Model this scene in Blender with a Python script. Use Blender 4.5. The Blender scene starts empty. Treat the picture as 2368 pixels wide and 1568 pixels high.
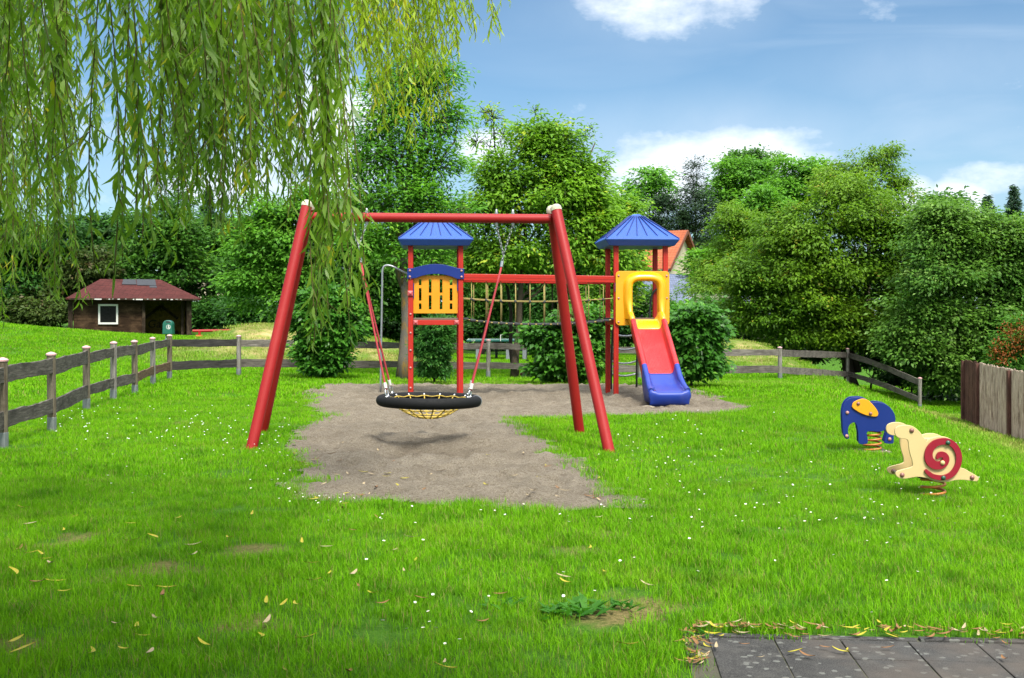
import bpy, bmesh, math, random
import numpy as np
from mathutils import Vector, Matrix
random.seed(7)
EXPOSURE = 2.15
RNG = np.random.default_rng(11)
S = bpy.context.scene
COL = S.collection
F, CX, HY, EYE = 2630.0, 1184.0, 731.0, 1.45     # focal length / principal column / horizon row of the survey, eye height

def P(px, py, d):
    return Vector(((px-CX)*d/F, d, EYE-(py-HY)*d/F))

def ss(t):
    t = np.clip(t, 0, 1)
    return t*t*(3-2*t)

def terr(x, y):
    x = np.asarray(x, float); y = np.asarray(y, float)
    z = np.zeros(np.broadcast(x, y).shape)
    x0 = 1.5+0.17*np.clip(y, 0, 40)
    z = z-1.3*ss((x-x0)/6.0)*ss((y-4)/6)
    z = z-0.2*ss((y-22)/8)*ss((x+5)/4)
    lf = ss((-6.5-x)/5)*ss((y-27)/13)
    z = z+lf*0.55+ss((y-28)/10)*0.087*np.maximum(-12-x, 0)*np.exp(-((y-41)/6.0)**2)
    def g(cx, cy, h, sx, sy):
        return h*np.exp(-((x-cx)/sx)**2-((y-cy)/sy)**2)
    z = z+g(-8.0, 36, 1.02, 1.7, 2.4)+g(-5.0, 37.5, .72, 2.3, 2.4)+g(7.3, 38, .85, 2.3, 2.4)
    z = z+g(-0.9, 12.3, -0.14, .95, .5)
    z = z+0.03*np.maximum(y-55, 0)*(y < 160)+3.15*(y >= 160)
    z = z+0.012*np.sin(x*1.7+y*0.6)*np.sin(y*1.3)
    return z

def tz(x, y):
    return float(terr(x, y))

def hit(px, py, dmin=3.0, dmax=90.0):
    """where the sight line through this pixel meets the terrain"""
    d = np.arange(dmin, dmax, 0.02)
    x = (px-CX)*d/F; z = EYE-(py-HY)*d/F
    below = np.nonzero(z <= terr(x, d))[0]
    k = below[0] if len(below) else len(d)-1
    return Vector((x[k], d[k], float(terr(x[k], d[k]))))

# ------------------------------------------------------------------ objects
def tag(o, label=None, cat=None, group=None, kind=None):
    if label: o['label'] = label
    if cat: o['category'] = cat
    if group: o['group'] = group
    if kind: o['kind'] = kind
    return o

def thing(name, label, cat, loc=(0, 0, 0), group=None, rz=0.0):
    o = bpy.data.objects.new(name, None); COL.objects.link(o)
    o.location = loc; o.rotation_euler = (0, 0, rz); o.empty_display_size = .1
    return tag(o, label, cat, group)

def root_off(parent):
    v = Vector((0, 0, 0)); p = parent
    while p is not None:
        v += Vector(p.location); p = p.parent
    return v

class MB:
    def __init__(s, xf=None):
        s.v = []; s.f = []; s.xf = xf; s.mi = []; s.cm = 0
    def add(s, vs, fs):
        b = len(s.v)
        for p in vs:
            p = Vector(p)
            s.v.append(s.xf @ p if s.xf is not None else p)
        for f in fs:
            s.f.append([b+i for i in f]); s.mi.append(s.cm)
    def box(s, c, d, rot=None):
        x, y, z = d[0]/2, d[1]/2, d[2]/2
        vs = [Vector(p) for p in ((-x,-y,-z),(x,-y,-z),(x,y,-z),(-x,y,-z),(-x,-y,z),(x,-y,z),(x,y,z),(-x,y,z))]
        if rot is not None: vs = [rot @ p for p in vs]
        s.add([p+Vector(c) for p in vs], [(0,3,2,1),(4,5,6,7),(0,1,5,4),(1,2,6,5),(2,3,7,6),(3,0,4,7)])
        return s
    def bar(s, p0, p1, w, h, up=(0, 0, 1)):
        p0 = Vector(p0); p1 = Vector(p1); a = (p1-p0).normalized()
        r = a.cross(Vector(up))
        if r.length < 1e-4: r = a.cross(Vector((0, 1, 0)))
        r.normalize(); u = r.cross(a)
        vs = []
        for p in (p0, p1):
            for i, j in ((-1,-1),(1,-1),(1,1),(-1,1)): vs.append(p+r*(i*w/2)+u*(j*h/2))
        s.add(vs, [(0,1,2,3),(7,6,5,4),(0,4,5,1),(1,5,6,2),(2,6,7,3),(3,7,4,0)])
        return s
    def tube(s, pts, rad, n=10, closed=False, caps=True):
        pts = [Vector(p) for p in pts]; m = len(pts)
        if not hasattr(rad, '__len__'): rad = [rad]*m
        rings = []; prev = None
        for i, p in enumerate(pts):
            if closed: t = pts[(i+1) % m]-pts[i-1]
            else: t = pts[min(i+1, m-1)]-pts[max(i-1, 0)]
            t.normalize()
            if prev is None:
                a = Vector((0, 0, 1)) if abs(t.z) < .9 else Vector((1, 0, 0))
                r = t.cross(a).normalized()
            else:
                r = prev-t*prev.dot(t)
                r = r.normalized() if r.length > 1e-6 else t.orthogonal().normalized()
            prev = r; u = t.cross(r)
            rings.append([p+(r*math.cos(2*math.pi*k/n)+u*math.sin(2*math.pi*k/n))*rad[i] for k in range(n)])
        vs = [q for rg in rings for q in rg]; fs = []
        for i in range(m if closed else m-1):
            a = i*n; b = ((i+1) % m)*n
            for k in range(n):
                k2 = (k+1) % n
                fs.append((a+k, a+k2, b+k2, b+k))
        if caps and not closed:
            fs.append(tuple(range(n-1, -1, -1))); fs.append(tuple((m-1)*n+k for k in range(n)))
        s.add(vs, fs); return s
    def lathe(s, prof, c=(0, 0, 0), n=16, axis=(0, 0, 1)):
        """prof = [(r, h)...] turned about an axis through c"""
        a = Vector(axis).normalized(); q = Vector((0, 0, 1)).rotation_difference(a)
        vs = []; fs = []
        for r, h in prof:
            for k in range(n):
                t = 2*math.pi*k/n
                vs.append(Vector(c)+q @ Vector((max(r, 1e-4)*math.cos(t), max(r, 1e-4)*math.sin(t), h)))
        for i in range(len(prof)-1):
            for k in range(n):
                k2 = (k+1) % n
                fs.append((i*n+k, i*n+k2, (i+1)*n+k2, (i+1)*n+k))
        fs.append(tuple(range(n-1, -1, -1))); fs.append(tuple((len(prof)-1)*n+k for k in range(n)))
        s.add(vs, fs); return s
    def dome(s, c, r, axis=(0, 0, 1), h=None, n=12):
        h = r if h is None else h
        return s.lathe([(r*math.cos(a), h*math.sin(a)) for a in np.linspace(0, math.pi/2*.98, 5)], c, n, axis)
    def prism(s, out, y0, y1):
        """outline [(x,z)] extruded from y0 to y1"""
        n = len(out); A = sum(out[i][0]*out[(i+1) % n][1]-out[(i+1) % n][0]*out[i][1] for i in range(n))
        if A < 0: out = out[::-1]
        vs = [(x, y0, z) for x, z in out]+[(x, y1, z) for x, z in out]
        fs = [tuple(range(n)), tuple(range(2*n-1, n-1, -1))]
        for i in range(n):
            j = (i+1) % n
            fs.append((i, n+i, n+j, j))
        s.add(vs, fs); return s
    def build(s, name, mat, parent=None, bevel=0.0, smooth=False, seg=2, local=False, auto=None):
        off = Vector((0, 0, 0)) if local else root_off(parent)
        me = bpy.data.meshes.new(name)
        me.from_pydata([p-off for p in s.v], [], s.f)
        mats = mat if isinstance(mat, (list, tuple)) else [mat]
        for m in mats: me.materials.append(m)
        if len(mats) > 1: me.polygons.foreach_set('material_index', s.mi)
        bm = bmesh.new(); bm.from_mesh(me)
        bmesh.ops.recalc_face_normals(bm, faces=bm.faces); bm.to_mesh(me); bm.free()
        if smooth:
            me.polygons.foreach_set('use_smooth', [True]*len(me.polygons))
            if auto:
                try: me.set_sharp_from_angle(angle=math.radians(auto))
                except Exception: pass
        o = bpy.data.objects.new(name, me); COL.objects.link(o)
        if parent is not None: o.parent = parent
        if bevel > 0:
            b = o.modifiers.new('bevel', 'BEVEL'); b.width = bevel; b.segments = seg
            b.limit_method = 'ANGLE'; b.angle_limit = math.radians(35); b.harden_normals = False
        return o

def np_mesh(name, verts, faces, mat, parent=None, smooth=False, off=None):
    """verts (N,3), faces (M,k) of one arity or a list of such arrays"""
    me = bpy.data.meshes.new(name)
    if off is None: off = root_off(parent)
    verts = np.asarray(verts, np.float32)-np.array(off, np.float32)
    fl = faces if isinstance(faces, list) else [faces]
    idx = np.concatenate([f.ravel() for f in fl]).astype(np.int32)
    tot = np.concatenate([np.full(len(f), f.shape[1], np.int32) for f in fl])
    start = np.concatenate([[0], np.cumsum(tot)[:-1]]).astype(np.int32)
    me.vertices.add(len(verts)); me.vertices.foreach_set('co', verts.ravel())
    me.loops.add(len(idx)); me.loops.foreach_set('vertex_index', idx)
    me.polygons.add(len(tot)); me.polygons.foreach_set('loop_start', start)
    try: me.polygons.foreach_set('loop_total', tot)
    except Exception: pass
    if smooth: me.polygons.foreach_set('use_smooth', np.ones(len(tot), bool))
    for m in (mat if isinstance(mat, (list, tuple)) else [mat]): me.materials.append(m)
    me.update(calc_edges=True); me.validate()
    o = bpy.data.objects.new(name, me); COL.objects.link(o)
    if parent is not None: o.parent = parent
    return o

def copy_tree(o, parent=None):
    c = o.copy(); COL.objects.link(c)
    if parent is not None: c.parent = parent
    for ch in list(o.children): copy_tree(ch, c)
    return c

def spline(pts, k=4, closed=True):
    """Catmull-Rom through 2-D points"""
    n = len(pts); out = []
    for i in range(n if closed else n-1):
        g = lambda j: pts[j % n] if closed else pts[min(max(j, 0), n-1)]
        p0, p1, p2, p3 = [np.array(g(i+j), float) for j in (-1, 0, 1, 2)]
        for t in np.arange(k)/k:
            out.append(tuple(.5*((2*p1)+(p2-p0)*t+(2*p0-5*p1+4*p2-p3)*t*t+(3*p1-p0-3*p2+p3)*t**3)))
    if not closed: out.append(tuple(pts[-1]))
    return out

# ------------------------------------------------------------------ materials
class NT:
    def __init__(s, nt): s.nt = nt
    def n(s, t, **kw):
        nd = s.nt.nodes.new(t)
        for k, v in kw.items(): setattr(nd, k, v)
        return nd
    def link(s, a, b): s.nt.links.new(a, b)
    def put(s, sock, v):
        if isinstance(v, bpy.types.NodeSocket): s.nt.links.new(v, sock)
        else: sock.default_value = v
    def m(s, op, a, b=0.0, c=0.0, clamp=False):
        nd = s.n('ShaderNodeMath', operation=op); nd.use_clamp = clamp
        s.put(nd.inputs[0], a); s.put(nd.inputs[1], b); s.put(nd.inputs[2], c)
        return nd.outputs[0]
    def mix(s, fac, a, b, mode='MIX'):
        nd = s.n('ShaderNodeMix', data_type='RGBA', blend_type=mode)
        s.put(nd.inputs[0], fac); s.put(nd.inputs[6], a); s.put(nd.inputs[7], b)
        return nd.outputs[2]
    def noise(s, vec, scale, detail=4.0, rough=.55, dist=0.0):
        nd = s.n('ShaderNodeTexNoise')
        s.put(nd.inputs['Vector'], vec); nd.inputs['Scale'].default_value = scale
        nd.inputs['Detail'].default_value = detail; nd.inputs['Roughness'].default_value = rough
        nd.inputs['Distortion'].default_value = dist
        return nd.outputs[0]
    def ramp(s, fac, stops):
        nd = s.n('ShaderNodeValToRGB'); s.put(nd.inputs[0], fac)
        e = nd.color_ramp.elements
        while len(e) < len(stops): e.new(.5)
        for i, (p, c) in enumerate(stops):
            e[i].position = p; e[i].color = c4(c)
        return nd.outputs[0]
    def mapr(s, v, a, b, c=0.0, d=1.0):
        nd = s.n('ShaderNodeMapRange'); s.put(nd.inputs[0], v)
        nd.inputs[1].default_value = a; nd.inputs[2].default_value = b
        nd.inputs[3].default_value = c; nd.inputs[4].default_value = d
        return nd.outputs[0]
    def scale(s, vec, sc):
        nd = s.n('ShaderNodeMapping'); s.put(nd.inputs[0], vec); nd.inputs[3].default_value = sc
        return nd.outputs[0]

def c4(c):
    if not hasattr(c, '__len__'): c = (c, c, c)
    return (c[0], c[1], c[2], 1.0)

def newmat(name):
    m = bpy.data.materials.new(name); m.use_nodes = True
    nt = m.node_tree; nt.nodes.clear()
    N = NT(nt); out = N.n('ShaderNodeOutputMaterial')
    return m, N, out

def mul(c, k): return tuple(x*k for x in c)

def pmat(name, col, rough=.5, spec=.5, var=.12, vs=3.0, fine=.08, fs=60.0, bump=.15, bs=80.0, bd=.002,
         stretch=(1, 1, 1), dirt=None, dirt_amt=.5, dirt_s=5.0, metal=0.0, coat=0.0):
    """painted / plastic / stone / wood surface with broad and fine tone variation, bump and optional dirt"""
    m, N, out = newmat(name); col = mul(col, .74)
    if dirt is not None: dirt = mul(dirt, .74)
    co = N.n('ShaderNodeTexCoord').outputs['Object']
    v = N.scale(co, stretch)
    n1 = N.noise(v, vs, 5); n2 = N.noise(v, fs, 3)
    k = N.m('ADD', N.m('MULTIPLY', N.m('SUBTRACT', n1, .5), var*4), N.m('MULTIPLY', N.m('SUBTRACT', n2, .5), fine*4))
    t = N.m('ADD', N.m('MULTIPLY', k, .5), .5, clamp=True)
    c = N.mix(t, c4(mul(col, .55)), c4(tuple(min(1, x*1.45) for x in col)))
    if dirt is not None:
        d = N.mapr(N.noise(v, dirt_s, 6, .65), .5, .72, 0, dirt_amt)
        c = N.mix(d, c, c4(dirt))
    b = N.n('ShaderNodeBsdfPrincipled')
    N.put(b.inputs['Base Color'], c)
    b.inputs['Roughness'].default_value = rough; b.inputs['Specular IOR Level'].default_value = spec
    b.inputs['Metallic'].default_value = metal; b.inputs['Coat Weight'].default_value = coat
    N.put(b.inputs['Roughness'], N.m('ADD', N.m('MULTIPLY', N.m('SUBTRACT', n1, .5), .3), rough, clamp=True))
    if bump > 0:
        bp = N.n('ShaderNodeBump'); bp.inputs['Strength'].default_value = bump; bp.inputs['Distance'].default_value = bd
        N.put(bp.inputs['Height'], N.noise(v, bs, 4)); N.put(b.inputs['Normal'], bp.outputs[0])
    N.link(b.outputs[0], out.inputs[0])
    return m

def leafmat(name, c0, c1, tip=None, tip_amt=.12, trans=.42, rough=.5, spec=.22, clump=.5, amt=.6, tip_s=1.6):
    """foliage: tone varies leaf by leaf and clump by clump; a share of the leaves takes the tip colour"""
    m, N, out = newmat(name)
    geo = N.n('ShaderNodeNewGeometry'); r = geo.outputs['Random Per Island']
    n1 = N.noise(geo.outputs['Position'], clump, 3)
    t = N.m('ADD', N.m('MULTIPLY', r, 1-amt), N.m('MULTIPLY', N.mapr(n1, .3, .7), amt), clamp=True)
    c = N.mix(t, c4(c0), c4(c1))
    if tip is not None:
        q = N.m('FRACT', N.m('MULTIPLY', r, 17.31)); n3 = N.noise(geo.outputs['Position'], tip_s, 2)
        q = N.m('ADD', N.m('MULTIPLY', q, .35), N.mapr(n3, .70, .38))
        c = N.mix(N.m('MULTIPLY', N.m('LESS_THAN', q, tip_amt*2.2+.1), .8), c, c4(tip))
    b = N.n('ShaderNodeBsdfPrincipled'); N.put(b.inputs['Base Color'], c)
    b.inputs['Roughness'].default_value = rough; b.inputs['Specular IOR Level'].default_value = spec
    tr = N.n('ShaderNodeBsdfTranslucent')
    N.put(tr.inputs[0], N.mix(1.0, c, (1.15, 1.2, .7, 1), 'MULTIPLY'))
    mx = N.n('ShaderNodeMixShader'); mx.inputs[0].default_value = trans
    N.link(b.outputs[0], mx.inputs[1]); N.link(tr.outputs[0], mx.inputs[2]); N.link(mx.outputs[0], out.inputs[0])
    return m
# ------------------------------------------------------------------ camera, sun, sky
cam = bpy.data.cameras.new('camera'); cam.sensor_width = 36.0; cam.lens = 36.0*F/2368.0
cam.shift_y = -(784.0-HY)/2368.0; cam.clip_end = 3000; cam.clip_start = .05
camo = bpy.data.objects.new('camera', cam); COL.objects.link(camo)
camo.location = (0, 0, EYE); camo.rotation_euler = (math.radians(90), 0, 0); S.camera = camo

SUN_EL, SUN_AZ = math.radians(54), math.radians(160)       # azimuth clockwise from the view axis: behind, to the right
sd = Vector((math.sin(SUN_AZ)*math.cos(SUN_EL), math.cos(SUN_AZ)*math.cos(SUN_EL), math.sin(SUN_EL)))
sl = bpy.data.lights.new('sun', 'SUN'); sl.energy = 1.7; sl.angle = math.radians(16); sl.color = (1.0, .95, .86)
slo = bpy.data.objects.new('sun', sl); COL.objects.link(slo); slo.rotation_euler = sd.to_track_quat('Z', 'Y').to_euler()

w = bpy.data.worlds.new('World'); S.world = w; w.use_nodes = True
nt = w.node_tree; nt.nodes.clear(); N = NT(nt)
wo = N.n('ShaderNodeOutputWorld'); bg = N.n('ShaderNodeBackground'); bg.inputs[1].default_value = .15
sky = N.n('ShaderNodeTexSky', sky_type='NISHITA'); sky.sun_disc = False
sky.sun_elevation = SUN_EL; sky.sun_rotation = SUN_AZ
sky.air_density = 1.0; sky.dust_density = .4; sky.ozone_density = 1.6
tc = N.n('ShaderNodeTexCoord').outputs['Generated']
sep = N.n('ShaderNodeSeparateXYZ'); N.link(tc, sep.inputs[0])
X, Y, Z = sep.outputs
az = N.m('ARCTAN2', X, Y); el = N.m('ARCSINE', Z)
wig = N.noise(tc, 7.0, 6, .6); wig2 = N.noise(N.scale(tc, (1, 1, 2.2)), 16.0, 7, .62)
# cumulus banks: azimuth, elevation, half-widths (all in degrees), weight
def cl(px, py, rx, ry, a):
    A = math.atan((px-CX)/F); E = math.atan((HY-py)/F*math.cos(A))
    return (A, E, rx/F, ry/F, a)
banks = [cl(1500, -10, 230, 85, .82), cl(1540, 400, 150, 90, 1.25), cl(1730, 370, 190, 70, 1.1), cl(1640, 430, 330, 95, .8),
         cl(2215, 470, 62, 48, 1.3), cl(2110, 468, 52, 48, 1.2), cl(2330, 410, 110, 34, .75),
         cl(800, 300, 130, 150, 1.1), cl(520, 430, 230, 90, .8), cl(1120, 350, 70, 50, .9), cl(60, 300, 250, 200, .6),
         cl(-500, 200, 500, 300, .8), cl(3100, 300, 500, 250, .8)]
dens = None
for A, E, rx, ry, a in banks:
    dx = N.m('DIVIDE', N.m('SUBTRACT', az, A), rx); dy = N.m('DIVIDE', N.m('SUBTRACT', el, E), ry)
    r2 = N.m('ADD', N.m('MULTIPLY', dx, dx), N.m('MULTIPLY', dy, dy))
    q = N.m('MULTIPLY', N.m('MAXIMUM', N.m('SUBTRACT', 1.0, N.m('MULTIPLY', r2, .5)), 0), a)
    dens = q if dens is None else N.m('MAXIMUM', dens, q)
# broken cloud everywhere else (overhead and behind the viewer)
high = N.mapr(el, .33, .6, 0, 1); back = N.mapr(Y, -.1, -.5, 0, .7)
dens = N.m('MAXIMUM', dens, N.m('MULTIPLY', N.m('MAXIMUM', high, back), .85))
dd = N.m('ADD', dens, N.m('ADD', N.m('MULTIPLY', N.m('SUBTRACT', wig, .5), 1.7), N.m('MULTIPLY', N.m('SUBTRACT', wig2, .5), 1.5)))
mask = N.m('SMOOTHSTEP', dd, .42, .85) if False else N.mapr(dd, .36, 1.12)
veil = N.m('MULTIPLY', N.mapr(N.noise(N.scale(tc, (1, 1, 4.5)), 3.2, 5, .55, .6), .38, .75, 0, .55), N.mapr(az, -.1, .35, .25, 1))
low = N.mapr(el, .17, .04, 0, .35)
shade = N.mapr(N.noise(N.scale(tc, (1, 1, 2)), 9.0, 5, .6), .3, .7, .62, 1.0)
skyc = N.mix(1.0, sky.outputs[0], (.142, .186, .206, 1), 'MULTIPLY')
cloud = N.mix(shade, (1.35, 1.55, 1.85, 1), (2.05, 2.12, 2.2, 1))
cloud = N.mix(N.m('MAXIMUM', N.mapr(el, .35, .8, 0, 1), N.mapr(Y, 0, -.4, 0, 1)), cloud, (6.0, 6.1, 6.2, 1))      # unseen cloud overhead and behind the viewer, brightened for soft fill light
hq = None
for A, E, rx, ry, a in (cl(1640, 350, 430, 120, .62), cl(2250, 430, 300, 70, .4), cl(1500, 20, 330, 110, .35), cl(2200, 160, 420, 110, .28), cl(600, 420, 500, 130, .5)):
    dx_ = N.m('DIVIDE', N.m('SUBTRACT', az, A), rx); dy_ = N.m('DIVIDE', N.m('SUBTRACT', el, E), ry)
    g_ = N.m('MULTIPLY', N.m('EXPONENT', N.m('MULTIPLY', N.m('ADD', N.m('MULTIPLY', dx_, dx_), N.m('MULTIPLY', dy_, dy_)), -1.1)), a)
    hq = g_ if hq is None else N.m('MAXIMUM', hq, g_)
hq = N.m('MULTIPLY', hq, N.mapr(wig, .25, .65, .55, 1.25))
veil = N.m('MAXIMUM', veil, hq)
c = N.mix(N.m('MAXIMUM', veil, low), skyc, (1.08, 1.32, 1.6, 1))
c = N.mix(N.m('MULTIPLY', mask, .95), c, cloud)
N.link(c, bg.inputs[0]); N.link(bg.outputs[0], wo.inputs[0])

S.view_settings.view_transform = 'Standard'; S.view_settings.look = 'None'
S.view_settings.exposure = EXPOSURE; S.view_settings.gamma = 1.0
S.cycles.max_bounces = 8; S.cycles.diffuse_bounces = 4; S.cycles.transmission_bounces = 4; S.cycles.glossy_bounces = 2
S.cycles.transparent_max_bounces = 4; S.cycles.use_denoising = True
S.cycles.caustics_reflective = False; S.cycles.caustics_refractive = False

# ------------------------------------------------------------------ ground
def gpx(px, py):                       # flat-lawn point under a pixel
    d = F*EYE/(py-HY); return ((px-CX)*d/F, d)

SAND = [gpx(*p) for p in [(695,905),(712,896),(740,889),(800,887),(950,885),(1100,884),(1300,883),(1420,885),(1590,890),(1640,908),
        (1690,928),(1748,945),(1700,954),(1600,961),(1400,962),(1200,970),(1225,985),(1240,1005),(1290,1032),(1320,1060),
        (1398,1100),(1420,1135),(1486,1174),(1395,1186),(1200,1187),(1050,1178),(900,1170),(690,1160),(672,1122),(685,1085),
        (664,1050),(668,1010),(680,990),(735,964),(702,942)]]
BARE = [(585,1440,.20,.8),(1470,1422,.34,.9),(1400,1432,.25,.7),(225,1110,.28,.7),(180,1250,.34,.8),(330,1325,.3,.8),(600,1272,.26,.7),
        (1400,1238,.22,.6),(1345,1278,.18,.5),(40,1500,.2,.8),(1210,1262,.2,.4),(420,978,.3,.6),(130,920,.35,.5),(2180,1235,.25,.5),
        (1810,1285,.16,.6),(1095,1212,.15,.5),(1910,1412,.14,.6),(930,1350,.12,.5),(1800,860,.6,.6),(2060,925,.7,.7),(2200,960,.9,.6)]
BAREW = [(hit(a, b).x, hit(a, b).y, r*.85, k*.8) for a, b, r, k in BARE]+[(hit(a, b).x, hit(a, b).y, .24, .9) for a, b in ((2158, 1147), (2015, 1044))]
PAVE_A = math.radians(-4.8)
PAVE_O = Vector((.815, 5.185)); PU = Vector((math.cos(PAVE_A), math.sin(PAVE_A))); PV = Vector((math.sin(PAVE_A), -math.cos(PAVE_A)))

def in_poly(x, y, poly):
    x = np.asarray(x); y = np.asarray(y); r = np.zeros(x.shape, bool); n = len(poly)
    for i in range(n):
        x1, y1 = poly[i]; x2, y2 = poly[i-1]
        if y1 == y2: continue
        c = ((y1 > y) != (y2 > y)) & (x < (x2-x1)*(y-y1)/(y2-y1)+x1)
        r ^= c
    return r
def poly_dist(x, y, poly):
    best = np.full(np.asarray(x).shape, 1e9); n = len(poly)
    for i in range(n):
        x1, y1 = poly[i-1]; x2, y2 = poly[i]
        dx, dy = x2-x1, y2-y1; t = np.clip(((x-x1)*dx+(y-y1)*dy)/(dx*dx+dy*dy), 0, 1)
        best = np.minimum(best, np.hypot(x-x1-t*dx, y-y1-t*dy))
    return best
def vnoise(x, y, s, seed=0):
    """smooth value noise 0..1"""
    r = np.random.default_rng(seed).random((64, 64)); x = np.asarray(x)*s+100; y = np.asarray(y)*s+100
    xi = np.floor(x).astype(int); yi = np.floor(y).astype(int); fx = x-xi; fy = y-yi
    fx = fx*fx*(3-2*fx); fy = fy*fy*(3-2*fy); g = lambda a, b: r[a % 64, b % 64]
    return (g(xi,yi)*(1-fx)+g(xi+1,yi)*fx)*(1-fy)+(g(xi,yi+1)*(1-fx)+g(xi+1,yi+1)*fx)*fy
def in_pave(x, y, m=0.0):
    dx = x-PAVE_O.x; dy = y-PAVE_O.y
    u = dx*PU.x+dy*PU.y; v = dx*PV.x+dy*PV.y
    return (u > -m) & (v > -m)
def bareness(x, y):
    b = np.zeros(np.asarray(x).shape)
    for bx, by, r, k in BAREW:
        q = np.hypot((x-bx), (y-by)*1.0)/r
        b = np.maximum(b, k*np.clip(2.2*(1.05-q-1.2*(vnoise(x, y, 6, 5)-.5)-.9*(vnoise(x, y, 15, 6)-.5)), 0, 1))
    return np.clip(b, 0, 1)
def dryness(x, y):
    d = .75*np.exp(-((x+8)/2.6)**2-((y-34.6)/2.2)**2)+.7*np.exp(-((x+4.2)/2.5)**2-((y-35.5)/2.4)**2)+.75*np.exp(-((x-7.2)/2.2)**2-((y-36.5)/2.2)**2)
    x0 = 1.5+.17*np.clip(y, 0, 40); t = (x-x0)/6
    d = np.maximum(d, .75*np.exp(-((t-.78)/.2)**2)*(y > 14)*(y < 34))
    d = np.maximum(d, .35*ss((y-23)/5)*(y < 27)*(x > -3.5))
    return np.clip(d*(.15+1.5*vnoise(x, y, 2.4, 9)), 0, 1)

def axis(lo, hi, segs):
    out = []
    for a, b, st in segs: out += list(np.arange(a, b, st))
    return np.array(sorted(set(np.round(out, 4)))) 
xs = axis(0, 0, [(-600,-100,50),(-100,-30,5),(-30,-9,.6),(-9,-4,.15),(-4,4,.07),(4,9,.15),(9,30,.5),(30,100,5),(100,601,50)])
ys = axis(0, 0, [(-300,-20,40),(-20,3,1.5),(3,4,.14),(4,11,.07),(11,17,.14),(17,50,.35),(50,120,4),(120,900,60)])
gx, gy = np.meshgrid(xs, ys); gz = terr(gx, gy)
ins = in_poly(gx, gy, SAND) & (poly_dist(gx, gy, SAND) > .12)
gz = gz-.05*ins-.03*in_pave(gx, gy, -.15)
nx, ny = len(xs), len(ys)
ii = (np.arange(ny-1)[:, None]*nx+np.arange(nx-1)[None, :]).ravel()
gf = np.stack([ii, ii+1, ii+nx+1, ii+nx], 1)
m_ground, N, out = newmat('lawn_soil')
geo = N.n('ShaderNodeNewGeometry'); pos = geo.outputs['Position']
at = N.n('ShaderNodeAttribute', attribute_name='bare'); at2 = N.n('ShaderNodeAttribute', attribute_name='dry')
g1 = N.mix(N.mapr(N.noise(pos, 9, 6), .3, .7), (.022, .075, .004, 1), (.05, .14, .008, 1))
g1 = N.mix(N.mapr(N.noise(pos, 60, 4), .45, .7, 0, .6), g1, (.09, .17, .02, 1))
g1 = N.mix(at2.outputs['Fac'], g1, N.mix(N.mapr(N.noise(pos, 5, 6), .35, .65), (.15, .19, .035, 1), (.34, .26, .12, 1)))
br = N.mix(N.mapr(N.noise(pos, 45, 6), .3, .7), (.07, .042, .02, 1), (.27, .18, .09, 1))
g1 = N.mix(at.outputs['Fac'], g1, br)
b = N.n('ShaderNodeBsdfPrincipled'); N.put(b.inputs['Base Color'], g1); b.inputs['Roughness'].default_value = .95
b.inputs['Specular IOR Level'].default_value = .1
bp = N.n('ShaderNodeBump'); bp.inputs['Strength'].default_value = .8; bp.inputs['Distance'].default_value = .03
N.put(bp.inputs['Height'], N.noise(pos, 35, 6, .7)); N.put(b.inputs['Normal'], bp.outputs[0]); N.link(b.outputs[0], out.inputs[0])
ground = np_mesh('ground', np.stack([gx, gy, gz], -1).reshape(-1, 3), gf, m_ground, smooth=True)
tag(ground, kind='structure')
for nm, fn in (('bare', bareness), ('dry', dryness)):
    a = ground.data.attributes.new(nm, 'FLOAT', 'POINT'); a.data.foreach_set('value', fn(gx, gy).ravel().astype(np.float32))

# ------------------------------------------------------------------ sand
m_sand, N, out = newmat('gritty_sand')
geo = N.n('ShaderNodeNewGeometry'); pos = geo.outputs['Position']
c = N.mix(N.mapr(N.noise(pos, 2.2, 6, .65), .3, .7), (.185, .155, .112, 1), (.30, .26, .195, 1))
c = N.mix(N.mapr(N.noise(pos, 62, 5, .85), .47, .66), c, (.075, .056, .040, 1))
c = N.mix(N.mapr(N.noise(pos, 90, 3, .7), .58, .66, 0, .8), c, (.36, .32, .27, 1))
c = N.mix(N.mapr(N.noise(N.scale(pos, (1, 2.2, 1)), 11, 6, .7), .52, .72, 0, .6), c, (.075, .052, .034, 1))
dm = N.n('ShaderNodeAttribute', attribute_name='sand_dark'); c = N.mix(N.m('MULTIPLY', dm.outputs['Fac'], N.mapr(N.noise(pos, 9, 5, .7), .25, .6)), c, (.075, .056, .040, 1))
b = N.n('ShaderNodeBsdfPrincipled'); N.put(b.inputs['Base Color'], c); b.inputs['Roughness'].default_value = .95
b.inputs['Specular IOR Level'].default_value = .15
bp = N.n('ShaderNodeBump'); bp.inputs['Strength'].default_value = 1.0; bp.inputs['Distance'].default_value = .05
N.put(bp.inputs['Height'], N.m('ADD', N.noise(pos, 28, 6, .7), N.m('MULTIPLY', N.noise(pos, 190, 3), .45)))
N.put(b.inputs['Normal'], bp.outputs[0]); N.link(b.outputs[0], out.inputs[0])
def sand_h(x, y):
    e = poly_dist(x, y, SAND)
    n = .06*(vnoise(x, y, 2.6, 1)-.5)+.07*(vnoise(x, y, 5.5, 2)-.5)+.065*(vnoise(x, y, 11, 3)-.5)
    rim = .05*np.exp(-((x+.9)/1.5)**2-((y-11.55)/.35)**2)+.04*np.exp(-((x+.9)/1.5)**2-((y-12.95)/.4)**2)
    hol = -.08*np.exp(-((x+.9)/.75)**2-((y-12.25)/.35)**2)
    return terr(x, y)+.012+(n+rim+hol)*np.clip(e/.3, .15, 1)
st = .045
sx = np.arange(-5.6, 5.4, st); sy = np.arange(8.2, 25.6, st)
SX, SY = np.meshgrid(sx, sy)
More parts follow.
